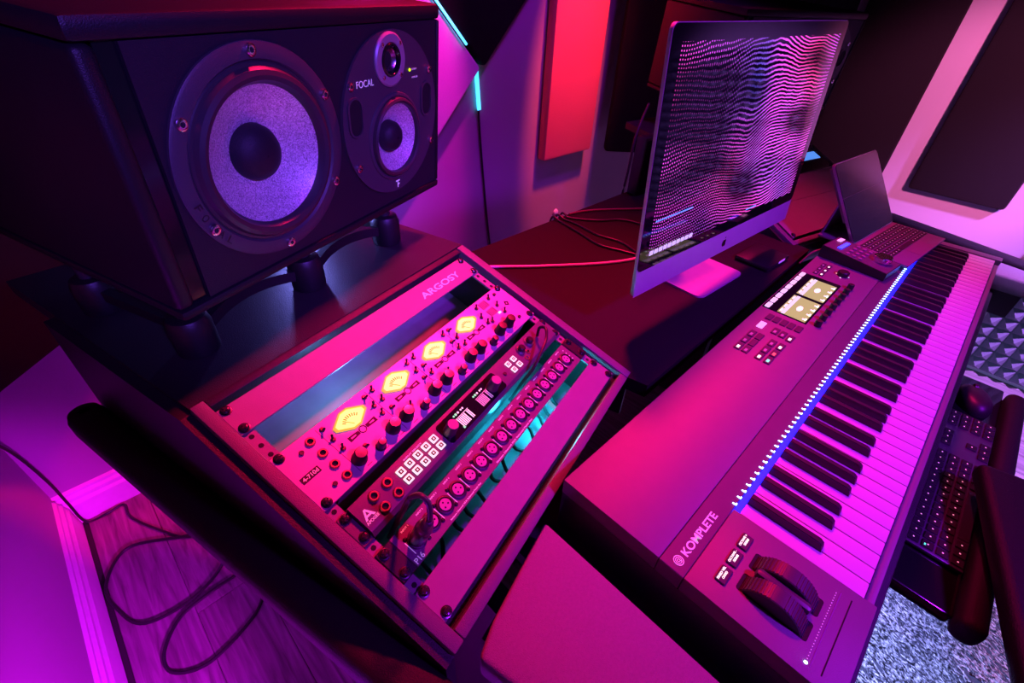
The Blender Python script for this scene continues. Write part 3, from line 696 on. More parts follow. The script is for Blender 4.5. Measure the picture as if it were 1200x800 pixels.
    for x in (.309, .4825):
        po = MB().ring(rrect(-.0155, .0155, -.0265, .0265, .0152), rrect(-.0125, .0125, -.0235, .0235, .0122), .0, .0025).build('port', FRM, t, Tz(x, .160, .004))
        MB().prism(rrect(-.0125, .0125, -.0235, .0235, .0122), .0001, .0006).build('port_mouth', HOLE, po)
    text('FOCAL', WHITE, t, .317, .353, .1955, .0085, .0042)
    MB().lathe([(.0022, 0), (.002, .001), (.001, .0014)], 10).build('power_light', mat('lamp_green', (.4, .8, 0), .4, emis=(.55, 1, 0), es=2, var=0), t, Tz(.4395, .206, .004))
    text('STBY', WHITE, t, .445, .458, .205, .0022, .0042); text('FOCUS', WHITE, t, .445, .460, .194, .0022, .0042)
    MB().prism([(-.005, .006), (-.005, .004), (.005, .004), (.005, .006)], 0, .0005).prism([(-.001, .004), (-.001, -.006), (.001, -.006), (.001, .004)], 0, .0005).prism([(.001, .0005), (.001, -.0015), (.0045, -.0015), (.0045, .0005)], 0, .0005).build('emblem', WHITE, t, Tz(.3975, .0415, .0042), False)
    return t
SPL = plane_frame(20.4, -4.265, (-.4126, .6766, .2028))
SPR = plane_frame(-21.5, -4.265, (1.172, .836, .2045))
loudspeaker('black studio loudspeaker with woofer and two smaller drivers above the open rack', SPL)
loudspeaker('black studio loudspeaker standing behind the computer screen', SPR)

def stand(label, pts_front, yaw, SP):
    c, s = math.cos(R(yaw)), math.sin(R(yaw)); bdir = Vector((-s, c, 0))
    base = Vector((pts_front[1][0], pts_front[1][1], zs + Z0 + .0018))
    t = thing('speaker_stand', label, 'speaker stand', T(base), 'isolating stands under the loudspeakers')
    inv_ = SP.inverted()
    F = [Vector((x, y, 0)) - Vector((base.x, base.y, 0)) for x, y in pts_front]
    Bk = [p + bdir * .20 for p in F]
    def under(p):                                          # height of the loudspeaker's underside above the shelf here
        w0 = base + p; q0 = inv_ @ w0; d = inv_.to_3x3() @ Vector((0, 0, 1)); k = (0 - q0.y) / d.y; return k
    for p in F + Bk:
        h = under(p) - .0022
        f_ = MB().lathe([(.025, 0), (.026, .003), (.0265, .040), (.0235, .050), (.0225, .052), (.017, .054)], 28).build('foot', BLACK, t, T(p))
        MB().lathe([(.0105, .053), (.0105, h - .008), (.0175, h - .006), (.0175, h)], 20).build('post', RUB, f_)
    sec = [(-.006, -.008), (.006, -.008), (.006, .008), (-.006, .008)]
    for row, bul in ((F, .014), (Bk, -.014)):
        for a, d in ((row[0], row[1]), (row[1], row[2])):
            m_ = (a + d) / 2 + bdir * bul
            u = (d - a).normalized() * .024
            MB().tube([a + u + Vector((0, 0, .030)), (a * .7 + d * .3) + bdir * bul * .75 + Vector((0, 0, .034)), m_ + Vector((0, 0, .036)), (a * .3 + d * .7) + bdir * bul * .75 + Vector((0, 0, .034)), d - u + Vector((0, 0, .030))], 0, sec=sec, smooth=5).build('cross_arm', BLACK, t)
    for a, d in zip(F, Bk):
        if a is F[1]: continue
        MB().tube([a + bdir * .024 + Vector((0, 0, .03)), d - bdir * .024 + Vector((0, 0, .03))], 0, sec=sec, smooth=0).build('side_arm', BLACK, t)
fp_ = [(-.402, .752), (-.220, .812), (-.036, .872)]
stand('black isolating stand with curved arms on the shelf above the open rack', fp_, 20.4, SPL)
stand('black isolating stand on the shelf of the far rack bay', [(1.230, .860), (1.405, .790), (1.580, .722)], -21.5, SPR)

# ------------------------------------------------------------------ desktop computer
IM = plane_frame(-3.82, 4.906, (.2432, .4814, .0565))
ALU = mat('aluminium', (.50, .49, .52), .42, metal=.3, bump=.05, bscale=900)
imc = thing('desktop_computer', 'slim all-in-one desktop computer showing pink wave lines on its screen', 'computer', T(Vector((.57, .50, Z0 - .030))))
IL = T(-Vector((.57, .50, Z0 - .030))) @ IM
W_, H_, CH = .65, .4324, .0518
bk_ = MB()
bk_.prism(rrect(0, W_, 0, H_, .012), -.006, 0)
o1 = rrect(0, W_, 0, H_, .012); n1 = len(o1)
prev = [(x, y, -.006) for x, y in o1]; vv = list(prev); ff = []
for k, (sc_, dz) in enumerate(((.96, -.012), (.85, -.020), (.62, -.030), (.35, -.036))):
    vv += [(W_ / 2 + (x - W_ / 2) * sc_, H_ / 2 + (y - H_ / 2) * sc_, dz) for x, y in o1]
    ff += [((k) * n1 + (i + 1) % n1, k * n1 + i, (k + 1) * n1 + i, (k + 1) * n1 + (i + 1) % n1) for i in range(n1)]
ff.append(tuple(range(4 * n1, 5 * n1))[::-1]); bk_.add(vv, ff)
bk_.build('housing', ALU, imc, IL)
glass = MB().prism([(x, y) for x, y in rrect(.0012, W_ - .0012, CH, H_ - .0012, .011)], 0, .0016).build('glass_front', mat('glass_black', (.003, .003, .004), .05, spec=.35), imc, IL)
# screen picture: procedural pink wave lines on black
SM = bpy.data.materials.new('wave_screen'); SM.use_nodes = True
nt = SM.node_tree; N = nt.nodes; L = nt.links; b = N['Principled BSDF']
b.inputs['Base Color'].default_value = (.004, .004, .006, 1); b.inputs['Roughness'].default_value = .05; b.inputs['Specular IOR Level'].default_value = .35
tc = N.new('ShaderNodeTexCoord'); sp = N.new('ShaderNodeSeparateXYZ'); L.new(tc.outputs['Object'], sp.inputs[0])
def math_(op, a, c=None, d=None):
    n_ = N.new('ShaderNodeMath'); n_.operation = op
    for i, q_ in enumerate((a, c, d)):
        if q_ is None: continue
        if isinstance(q_, (int, float)): n_.inputs[i].default_value = q_
        else: L.new(q_, n_.inputs[i])
    return n_.outputs[0]
def noise(scale, detail=2, vec=None, dist=0):
    n_ = N.new('ShaderNodeTexNoise'); n_.inputs['Scale'].default_value = scale; n_.inputs['Detail'].default_value = detail; n_.inputs['Distortion'].default_value = dist
    L.new(vec or tc.outputs['Object'], n_.inputs['Vector']); return n_.outputs['Fac']
mpn = N.new('ShaderNodeMapping'); mpn.inputs['Scale'].default_value = (1, .9, 1); L.new(tc.outputs['Object'], mpn.inputs['Vector'])
big = noise(3.6, 1, mpn.outputs[0]); mid = noise(30, 2); fine = noise(110, 2)
yy = math_('ADD', sp.outputs['Y'], math_('MULTIPLY', math_('SUBTRACT', big, .5), .13))
yy = math_('ADD', yy, math_('MULTIPLY', math_('SUBTRACT', mid, .5), .006))
yy = math_('ADD', yy, math_('MULTIPLY', math_('SUBTRACT', fine, .5), .0022))
sn = math_('SINE', math_('MULTIPLY', yy, 2 * math.pi * 150))
line = math_('SMOOTH_MIN', 1, math_('MAXIMUM', 0, math_('MULTIPLY', math_('SUBTRACT', sn, .22), 2.6)), .1)
# dots towards the left, dark bands, fade at the borders
dots = math_('MAXIMUM', 0, math_('SINE', math_('MULTIPLY', sp.outputs['X'], 2 * math.pi * 150)))
lf = N.new('ShaderNodeMapRange'); lf.inputs['From Min'].default_value = .20; lf.inputs['From Max'].default_value = .40; L.new(sp.outputs['X'], lf.inputs['Value'])
mixd = math_('ADD', math_('MULTIPLY', dots, math_('SUBTRACT', 1, lf.outputs[0])), lf.outputs[0])
mpb = N.new('ShaderNodeMapping'); mpb.inputs['Scale'].default_value = (1.1, 3.2, 1); mpb.inputs['Location'].default_value = (.35, .1, 0); mpb.inputs['Rotation'].default_value = (0, 0, R(-14)); L.new(tc.outputs['Object'], mpb.inputs['Vector'])
band = N.new('ShaderNodeMapRange'); band.inputs['From Min'].default_value = .38; band.inputs['From Max'].default_value = .56; L.new(noise(3.4, 1, mpb.outputs[0]), band.inputs['Value'])
val = math_('MULTIPLY', math_('MULTIPLY', line, mixd), math_('ADD', .10, math_('MULTIPLY', band.outputs[0], .9)))
colr = N.new('ShaderNodeValToRGB'); el = colr.color_ramp.elements
el[0].position = .30; el[0].color = (.10, .06, .55, 1); el[1].position = .70; el[1].color = (1, .05, .35, 1)
e2 = colr.color_ramp.elements.new(.48); e2.color = (.80, .07, .85, 1)
L.new(noise(4.2, 1), colr.inputs[0]); L.new(colr.outputs[0], b.inputs['Emission Color'])
L.new(math_('MULTIPLY', val, 1.8), b.inputs['Emission Strength'])
MB().box(.027, W_ - .027, CH + .024, H_ - .024, .0016, .0018).build('screen', SM, imc, IL, False)
DOCK = mat('dock_icons', (.7, .75, .7), .3, emis=(.75, .85, .75), es=.55, var=.4, vscale=150)
for k in range(10):
    MB().prism(rrect(0, .0125, 0, .0085, .002), .0018, .0020).build('dock_icon', DOCK, glass, Tz(.030 + .0145 * k, CH + .026), False)
for x0, x1, y in ((.035, .155, .088), (.39, .44, .030)):
    g = MB()
    for k in range(int((x1 - x0) / .006)): g.box(x0 + .006 * k, x0 + .006 * k + .004, CH + y, CH + y + .003, .0018, .0020)
    g.build('screen_text', mat('screen_blue', (.1, .3, .9), .3, emis=(.15, .4, 1), es=1.0, var=0), glass, None, False)
MB().box(.0012, W_ - .0012, .0012, CH - .0004, 0, .0010).build('chin', ALU, imc, IL)
# emblem: bitten apple with a leaf
ap = []
for k in range(48):
    a = 2 * math.pi * k / 48
    r = .0086 * (1 + .10 * math.cos(2 * a) * .6) - .0016 * math.exp(-((a - math.pi / 2) / .28) ** 2) - .0010 * math.exp(-((a - 3 * math.pi / 2) / .22) ** 2) - .0030 * math.exp(-((min(a, 2 * math.pi - a) - .12) / .33) ** 2)
    ap.append((r * math.cos(a), r * 1.04 * math.sin(a)))
leaf = [(.0002, .0098), (.0030, .0108), (.0044, .0142), (.0016, .0132)]
MB().prism(ap, .001, .0013).prism(leaf, .001, .0013).build('emblem', GLOSS, imc, IL @ Tz(.325, .0225), False)
# foot and neck
ft = rrect(-.0975, .0975, -.095, .095, .018)
MB().prism(ft, 0, .004).build('foot', ALU, imc, T((.022, .030, .0004)) @ rotz(-3.8))
nk = MB().tube([(0, .118, .004), (0, .122, .05), (0, .095, .14), (0, .062, .24)], 0, sec=[(-.075, -.003), (.075, -.003), (.075, .003), (-.075, .003)], smooth=6, up=(0, 1, 0))
nk.build('neck', ALU, imc, T((.022, .0, 0)) @ rotz(-3.8))

# ------------------------------------------------------------------ keyboard controller
kb = thing('keyboard_controller', 'eighty-eight key keyboard controller with lit key guide and two small screens', 'keyboard', T((.56, .16, Z0 - .102)))
KM = T((-.56, -.16, .102))
KBODY = mat('keyboard_body', (.022, .022, .025), .42, bump=.3, bscale=900)
KPAN = mat('keyboard_panel', (.17, .165, .17), .54, metal=.30, bump=.2, bscale=1200, var=.05)
X0, X1, YA, YC = -.129, 1.2505, -.013, .326
MB().box(X0, X1, YA, YC, -.098, -.024, .003).build('body', KBODY, kb, KM)
for x in (.0, 1.12):
    for y in (.04, .28): MB().cyl(.014, -.1018, -.098, 16, Tz(x, y)).build('rubber_foot', RUB, kb, KM)
MB().box(X0, X1, .1815, YC, -.0238, .003, .0015).build('top_panel', KPAN, kb, KM)
MB().box(X0, X1, .1500, .1810, -.0238, .0022, .0008, seg=1).build('guide_panel', mat('keyboard_strip', (.12, .11, .13), .35, metal=.2), kb, KM)
MB().box(X0, -.0012, YA, .1495, -.0238, .0028, .0015).build('end_block', KPAN, kb, KM)
MB().box(1.2232, X1, YA, .1495, -.0238, .0028, .0015).build('end_block', KPAN, kb, KM)
MB().box(-.001, 1.223, YA, -.003, -.0238, -.010, .0015).build('front_lip', KPAN, kb, KM)
WK = mat('white_key', (.56, .55, .56), .28, var=.01); BKM = mat('black_key', (.022, .020, .024), .42)
KW = .0235
wk = MB().box(.0006, KW - .0006, -.0005, .1415, -.018, 0, .0012).mesh('white_key', WK)
for k in range(52): link('white_key', wk, kb, KM @ Tz(k * KW, 0))
bkey = MB(); hw, tw_, zt = .0058, .0047, .0118
prof = [(.0515, .0003), (.0540, .0085), (.0580, zt), (.1415, zt), (.1415, .0003)]
v = [(-hw if z < .002 else -tw_, y, z) for y, z in prof] + [(hw if z < .002 else tw_, y, z) for y, z in prof]
f = [(0, 1, 2, 3, 4), (9, 8, 7, 6, 5)] + [(i, 5 + i, 5 + (i + 1) % 5, (i + 1) % 5) for i in range(5)]
bm = bmesh.new(); vs = [bm.verts.new(p) for p in v]
for q_ in f: bm.faces.new([vs[i] for i in q_])
bmesh.ops.recalc_face_normals(bm, faces=bm.faces[:])
bmesh.ops.bevel(bm, geom=[e_ for e_ in bm.edges if min(e_.verts[0].co.z, e_.verts[1].co.z) > .004], offset=.0011, segments=2, affect='EDGES')
bm.verts.index_update(); bkey.add([q_.co[:] for q_ in bm.verts], [[w0.index for w0 in q_.verts] for q_ in bm.faces]); bm.free()
bkm = bkey.mesh('black_key', BKM)
bpos = [1.14] + [2 + 7 * o_ + s_ for o_ in range(7) for s_ in (.90, 2.10, 3.86, 5.0, 6.14)]
for p in bpos: link('black_key', bkm, kb, KM @ Tz(p * KW, 0))
GLED = mat('guide_led', (.5, .6, 1), .3, emis=(.25, .42, 1), es=9, var=0)
gl = MB().box(-.0018, .0018, -.0010, .0006, 0, .0008).box(-.0018, -.0004, .0006, .0042, 0, .0008).mesh('guide_light', GLED, False)
wpos = [k + .5 for k in range(52)]
for k in range(88): link('guide_light', gl, kb, KM @ Tz((k + .5) * 52 * KW / 88, .1505, .0023))
MB().box(0, 1.222, .1420, .1492, -.018, .0012).build('guide_bar', mat('guide_blue', (.02, .03, .3), .3, emis=(.003, .004, 1), es=6.0, var=0), kb, KM, False)
# displays
dw = MB().prism(rrect(.511, .741, .2345, .3235, .002), .003, .0036).build('display_window', GLOSS, kb, KM)
DSP = mat('display_picture', (.05, .045, .03), .3, emis=(.50, .42, .17), es=1.0, var=.35, vscale=14)
DHD = mat('display_header', (.6, .8, .8), .3, emis=(.55, .9, .85), es=.8, var=0)
DIC = mat('display_icon', (.9, 1, .9), .3, emis=(.85, 1, .85), es=1.0, var=0)
for x0 in (.5155, .6255):
    dp = MB().box(x0, x0 + .098, .2385, .2935, .0036, .0039).build('display', DSP, kb, KM, False)
    MB().box(x0, x0 + .098, .2800, .2862, .0039, .0041).build('display_header', DHD, dp, None, False)
    ic = MB()
    for k in range(4): ic.box(x0 + .006 + .0235 * k, x0 + .021 + .0235 * k, .2878, .2912, .0039, .0041)
    ic.build('display_tabs', DIC, dp, None, False)
    ic = MB()
    for k in range(4): ic.box(x0 + .008 + .0245 * k, x0 + .013 + .0245 * k, .2395, .2470, .0039, .0041).box(x0 + .008 + .0245 * k, x0 + .018 + .0245 * k, .2395, .2425, .0039, .0041)
    ic.build('display_bars', DIC, dp, None, False)
    MB().prism(circ(.0125, 24, x0 + .047, .2645, .0055), .0039, .0041).build('display_dial', DIC, dp, None, False)
for k in range(8): MB().prism(rrect(.5145 + .0285 * k, .5395 + .0285 * k, .3105, .3205, .003), .0037, .0042).build('menu_key', mat('menu_lit', (.8, .9, .8), .4, emis=(.75, .9, .75), es=.6, var=.5, vscale=90), kb, KM, False)
EK = MB().lathe([(.0068, 0), (.0066, .011), (.0058, .0125), (.001, .0125)], 20).mesh('encoder', BLACK)
for k in range(8): link('encoder', EK, kb, KM @ Tz(.525 + .0307 * k, .2175, .003))
link('encoder', MB().lathe([(.0125, 0), (.0122, .009), (.010, .011), (.001, .0108)], 24).mesh('encoder', BLACK), kb, KM @ Tz(.800, .2485, .003))
for dx, dy in ((.017, 0), (-.017, 0), (0, .013), (0, -.013)): MB().cyl(.0018, 0, .0006, 8).build('encoder_light', SCRW, kb, KM @ Tz(.800 + dx, .2485 + dy, .003))
BK1 = MB().box(-.0125, .0125, -.0058, .0058, 0, .0022, .0009, seg=1).mesh('button', mat('button_dark', (.05, .045, .055), .45))
lit = {'w': mat('btn_lit_white', (.9, .9, .7), .4, emis=(1, 1, .7), es=1.3, var=0), 'r': mat('btn_lit_red', (.9, .1, .1), .4, emis=(1, .08, .08), es=1.4, var=0), 'g': mat('btn_lit_green', (.1, .9, .5), .4, emis=(.08, 1, .55), es=1.2, var=0), 'p': mat('btn_lit_pink', (.9, .5, .9), .4, emis=(1, .5, 1), es=.8, var=0), 'd': mat('btn_print', (.3, .2, .3), .5, emis=(.4, .2, .4), es=.12, var=0)}
def kbtn(x, y, c=None, s=1):
    o = link('button', BK1, kb, KM @ Tz(x, y, .003) @ Matrix.Scale(s, 4))
    if c: MB().box(-.0085, .0005, -.0022, .0024, .0022, .0025).build('button_light', lit[c], o, None, False)
for y in (.295, .281, .2665, .2525, .238): kbtn(.4805, y)
for x, y, c in ((.395, .2955, 'd'), (.366, .2955, 'd'), (.337, .2955, 'w'), (.395, .281, None), (.366, .281, None), (.337, .281, 'd'), (.438, .267, 'd'), (.437, .2525, 'd'), (.434, .2375, 'w'),
                (.393, .256, 'd'), (.364, .256, 'd'), (.336, .256, 'w'), (.393, .240, 'w'), (.364, .240, 'r'), (.336, .240, 'g')): kbtn(x, y, c)
MB().box(-.0135, .0135, -.006, .006, 0, .0014, .0006, seg=1).build('button', lit['p'], kb, KM @ Tz(.4395, .295, .003))
for x in (.765, .792, .819):
    kbtn(x, .297, 'd', .8); kbtn(x, .284, 'w', .8)
# lettering and emblem
text('KOMPLETE', WHITE, kb, -.1035, -.0265, .1585, .0098, .0024, KM, bold=.02)
MB().ring(circ(.0062, 32), circ(.0052, 32), 0, .0003).ring(circ(.0040, 24), circ(.0032, 24), 0, .0003).ring(circ(.0019, 20), circ(.0012, 20), 0, .0003).prism([(.0012, -.003), (.0019, -.003), (.0019, .0), (.0012, .0)], 0, .0003).build('emblem', WHITE, kb, KM @ Tz(-.1145, .1640, .0024), False)
# scene buttons, wheels, touch strip
SB = MB().box(-.0112, .0112, -.0062, .0062, 0, .0024, .0008, seg=1).mesh('button', MATS['button_dark'])
for x, a_, c_ in ((-.0930, 'FIXED VEL', 'CHORD'), (-.0650, 'OCTAVE -', 'SEMI'), (-.0365, 'OCTAVE +', 'SEMI')):
    o = link('button', SB, kb, KM @ Tz(x, .1200, .003))
    text(a_, lit['w'], o, -.0095, .0095, .0018, .0026, .0025, bold=.02); text(c_, lit['w'], o, -.0055, .0055, -.0022, .0026, .0025, bold=.02)
for xc in (-.0840, -.0505):
    Mw = KM @ Tz(xc, .0675, -.012) @ Matrix.Rotation(R(90), 4, 'Y')
    w = MB().lathe([(.020, -.0105), (.0345, -.0105), (.0355, -.0095), (.0355, .0095), (.0345, .0105), (.020, .0105)], 96, cap=True)
    wv = w.build('wheel', mat('wheel_rubber', (.055, .05, .06), .42), kb, Mw)
    rb = MB()
    for k in range(56):
        a = 360 / 56 * k
        if 78 < (a % 360) < 102 and xc < -.05: continue
        rb.box(.0352, .0363, -.0007, .0007, -.0095, .0095, M=rotz(a + 90))
    rb.build('wheel_ribs', MATS['wheel_rubber'], wv, None, False)
MB().prism(rrect(-.0960, -.0720, .030, .105, .003), .0026, .0031).build('wheel_slot', HOLE, kb, KM)
MB().prism(rrect(-.0625, -.0385, .030, .105, .003), .0026, .0031).build('wheel_slot', HOLE, kb, KM)
MB().box(-.0730, -.0615, .038, .097, .003, .0175, .005).build('wheel_bridge', MATS['wheel_rubber'], kb, KM)
MB().box(-.116, -.015, .0195, .0205, .0027, .0031).build('touch_strip', mat('strip_violet', (.3, .2, .5), .3, metal=.5), kb, KM, False)
MB().box(-.116, -.015, .0085, .0097, .0027, .0031).build('touch_strip', HOLE, kb, KM, False)
dl = MB()
for k in range(25): dl.cyl(.0006, .0027, .0031, 6, Tz(-.110 + .0038 * k, .0240))
dl.build('strip_dots', mat('dot_print', (.6, .4, .7), .4, emis=(.6, .3, .8), es=.4, var=0), kb, KM)['kind'] = 'stuff'
MB().lathe([(.0017, 0), (.0015, .0006), (.0005, .0008)], 12).build('strip_light', mat('strip_led', (.6, .9, 1), .3, emis=(.5, .95, 1), es=9, var=0), kb, KM @ Tz(-.1145, .0240, .0027))

# ------------------------------------------------------------------ tablet in a keyboard case
A0 = Vector((.9535, .1496, Z0 + .0165)); ex = Vector((.99313, -.11702, 0)); ey = Vector((-ex.y, ex.x, 0))
TM = frameM(A0, ex, ey, Vector((0, 0, 1)))
tb = thing('tablet', 'tablet computer standing in an open keyboard case at the far end of the keys', 'tablet', TM)
TW, TDp = .272, .128
CASE = mat('case_grey', (.16, .15, .165), .5, bump=.2, bscale=900)
MB().box(-.012, TW, -.002, TDp + .085, -.0035, .003, .002).build('case_base', CASE, tb)
KC = MB().box(-.0072, .0072, -.0068, .0068, 0, .0015, .0008, seg=1).mesh('key', mat('key_dark', (.03, .028, .032), .4))
KCL = MB().box(-.0014, .0014, -.0010, .0010, .0015, .0017).mesh('key_legend', mat('key_legend_pink', (.7, .5, .7), .4, emis=(.8, .4, .8), es=.35, var=0), False)
for r_ in range(5):
    for c_ in range(15):
        if r_ == 0 and 4 <= c_ <= 8:
            if c_ != 6: continue
            link('key', KC, tb, Tz(.016 + .0171 * c_, .046 + .0158 * r_, .003) @ Matrix.Diagonal((5.6, 1, 1, 1))); continue
        o = link('key', KC, tb, Tz(.016 + .0171 * c_, .046 + .0158 * r_, .003)); link('key_legend', KCL, o)
MB().prism(rrect(.086, .186, .003, .034, .003), .003, .0034).build('trackpad', CASE, tb)
LM = Tz(0, TDp, .003) @ Matrix.Rotation(R(90 - 36.5), 4, 'X')
MB().prism(rrect(-.001, TW + .001, 0, .212, .012), -.006, 0).build('tablet_body', mat('tablet_edge', (.40, .38, .42), .3, metal=.8), tb, LM)
MB().prism(rrect(.002, TW - .002, .003, .209, .010), 0, .0012).build('glass_front', GLOSS, tb, LM)
MB().box(0, TW, .06, .203, -.0125, -.0065, .002).build('case_back', CASE, tb, LM)
MB().box(.0, TW, .0, .098, -.004, .0, .0015).build('case_flap', CASE, tb, Tz(0, TDp + .082, .0036) @ Matrix.Rotation(R(97), 4, 'X'))

# ------------------------------------------------------------------ monitor remote on the end of the keyboard
ct = thing('remote_controller', 'small desktop control box with blue readout, buttons and silver dial', 'controller', T((.844, .174, Z0 + .0036)) @ rotz(-7.5))
CW, CD = .088, .152
cb = MB(); pr_ = [(0, 0), (CD, 0), (CD, .030), (CD * .5, .024), (0, .018)]
cb.add([(x, y, z) for x in (0, CW) for y, z in pr_], [(0, 1, 2, 3, 4)[::-1], (5, 6, 7, 8, 9)] + [(i, (i + 1) % 5, 5 + (i + 1) % 5, 5 + i) for i in range(5)])
cb.build('case', BLACK, ct)
MB().add([(.002, .002, .0184), (CW - .002, .002, .0184), (CW - .002, CD - .002, .0301), (CW - .002, CD / 2, .0243), (.002, CD / 2, .0243), (.002, CD - .002, .0301)], [(0, 1, 3, 4), (4, 3, 2, 5)]).build('top_plate', mat('remote_plate', (.13, .12, .13), .4, metal=.3), ct)
def topz(y): return .018 + (y / CD) * .012 + .0006
MB().lathe([(.020, 0), (.020, .012), (.0185, .0135), (.001, .0135)], 36).build('dial', mat('dial_silver', (.8, .78, .8), .18, metal=1), ct, Tz(.056, .034, topz(.034)))
MB().box(-.026, .026, -.005, .005, 0, .001).build('readout', mat('readout_blue', (.1, .3, 1), .3, emis=(.004, .03, 1), es=3.5, var=.3, vscale=300), ct, Tz(.045, .120, topz(.120) + .0006))
rb_ = MB().lathe([(.0046, 0), (.0044, .002), (.001, .0026)], 14).mesh('button', mat('remote_button', (.35, .30, .34), .35, metal=.3))
for i in range(4):
    for j in range(3): link('button', rb_, ct, Tz(.013 + .0205 * i, .068 + .0145 * j, topz(.068 + .0145 * j) + .0003))
MB().box(.058, .082, .134, .144, 0, .0012).build('name_patch', lit['p'], ct, Tz(0, 0, topz(.139) + .0004))
tag(MB().tube([(.842, .352, Z0 - .022), (.858, .340, Z0 + .006), (.872, .328, Z0 + .016), (.886, .316, Z0 + .020)], .002, 8).build('remote_lead', mat('red_lead', (.25, .05, .07), .4)), 'short thin lead curling into the back of the small control box', 'cable')

# ------------------------------------------------------------------ small things on the desk
hb = thing('card_reader', 'flat black hub with a small violet-lit edge on the desk by the computer', 'hub', T((.80, .432, Z0 - .0294)) @ rotz(-4))
MB().box(-.06, .06, -.045, .045, .0, .014, .004).build('case', BLACK, hb)
MB().box(-.002, .030, -.046, -.0448, .008, .013).build('edge_light', mat('edge_violet', (.5, .3, .9), .3, emis=(.45, .15, 1), es=.6, var=0), hb)
pg = thing('usb_dongle', 'small pink-lit plug with a short metal stem beside the far rack bay', 'plug', T((1.03, .50, Z0 - .030)) @ rotz(15))
MB().cyl(.003, 0, .028, 8).build('stem', STEEL, pg)
MB().box(-.020, .022, -.006, .008, .028, .036, .002).build('cap', mat('dongle_white', (.8, .75, .78), .4), pg)
tag(MB().lathe([(.007, 0), (.0085, .004), (.006, .009), (.001, .010)], 16, T((1.00, .478, Z0 - .030))).build('button_cap', TRIM), 'tiny pale round cap lying on the desk under the computer', 'cap')
# black box behind the computer
bx = thing('power_brick', 'black upright box standing behind the computer at the desk edge', 'box', T((.995, .928, Z0 - .0298)) @ rotz(-8))
MB().box(-.068, .068, -.03, .012, 0, .185, .006).build('case', BLACK, bx)
MB().box(-.062, .062, -.0312, -.030, .02, .175).build('front_panel', GLOSS, bx)
# cables on the desk and hanging behind
ZD = Z0 - .030
def cable(name, label, pts, r, m=CABLE, group=None): return tag(MB().tube(pts, r, 8, 8).build(name, m), label, 'cable', group)
cable('white_cable', 'pale cable running across the desk from the rack to the computer', [(.085, .925, ZD + .004), (.20, .870, ZD + .004), (.311, .785, ZD + .004), (.436, .698, ZD + .004), (.520, .655, ZD + .004), (.585, .640, ZD + .004)], .0036, mat('pale_cable', (.75, .68, .72), .35))
gl_ = 'black cables trailing over the desk behind the computer'
ZQ = ZD + .0040
cable('power_cable', 'reddish cable lying along the desk towards the black upright box', [(.625, .946, ZQ), (.68, .932, ZQ), (.735, .902, ZQ), (.81, .850, ZQ), (.90, .785, ZQ)], .003, mat('red_cable', (.22, .05, .07), .4))
def over_edge(x): return [(x, .972, ZD - .12), (x, .970, ZD - .045), (x, .964, ZD - .005), (x, .956, ZD + .009), (x, .942, ZD + .008), (x, .925, ZQ)]
cable('desk_cable', 'black cable running straight down the desk from its back edge to the computer', over_edge(.583) + [(.585, .88, ZQ), (.575, .80, ZQ), (.588, .73, ZQ), (.570, .670, ZQ)], .003, CABLE, gl_)
cable('desk_cable', 'black cable making a wide bend on the desk behind the computer', over_edge(.604) + [(.655, .86, ZQ), (.715, .82, ZQ), (.735, .75, ZQ), (.70, .70, ZQ), (.635, .675, ZQ)], .003, CABLE, gl_)
cable('desk_cable', 'black cable lying nearest the pale cable behind the computer', over_edge(.562) + [(.545, .84, ZQ), (.528, .76, ZQ), (.545, .70, ZQ), (.556, .662, ZQ)], .003, CABLE, gl_)
cable('hanging_cable', 'black cable dropping from the loudspeaker behind the computer', [(1.17, 1.07, Z0 + .20), (1.06, 1.03, Z0 + .12), (.985, .99, Z0 + .02), (.965, .985, Z0 - .12), (.97, .985, Z0 - .35)], .0045)
cable('hanging_cable', 'pink-lit pale cable behind the black upright box', [(1.02, .972, Z0 + .075), (.985, .972, Z0 + .03), (.975, .970, Z0 - .03), (.985, .970, Z0 - .12)], .004, MATS['pale_cable'])

# ------------------------------------------------------------------ keyboard tray, computer keyboard, mouse
ZT = .645
tr_ = thing('keyboard_tray', 'black pull-out tray with a padded front edge below the piano keys', 'tray', T((.50, .02, ZT - .022)))
MB().box(-.30, .38, -.153, .20, 0, .022, .004).build('tray_board', GLOSS, tr_)
MB().box(-.315, .36, -.188, -.1535, -.004, .040, .014, seg=4).build('wrist_pad', mat('wrist_vinyl', (.008, .0075, .009), .55, spec=.2, bump=.4, bscale=800), tr_)
MB().box(-.25, -.225, .02, .19, .0225, .0265).build('slide', DARKM, tr_)
for x in (-.28, .30): MB().box(x, x + .03, .16, .20, .0222, .0308).build('bracket', DARKM, tr_)
ck = thing('computer_keyboard', 'slim dark computer keyboard with glowing key legends on the pull-out tray', 'computer keyboard', T((.280, -.048, ZT + .0008)))
MB().box(0, .425, -.082, .036, 0, .008, .003).build('case', mat('slate_metal', (.10, .10, .12), .35, metal=.6), ck)
KQ = MB().box(-.0082, .0082, -.0080, .0080, 0, .0022, .001, seg=1).mesh('key', mat('key_black', (.012, .012, .014), .4))
KQL = MB().box(-.0011, .0011, -.0010, .0010, .0022, .0024).mesh('key_legend', mat('key_legend_warm', (.9, .6, .7), .4, emis=(1, .40, .62), es=.6, var=0), False)
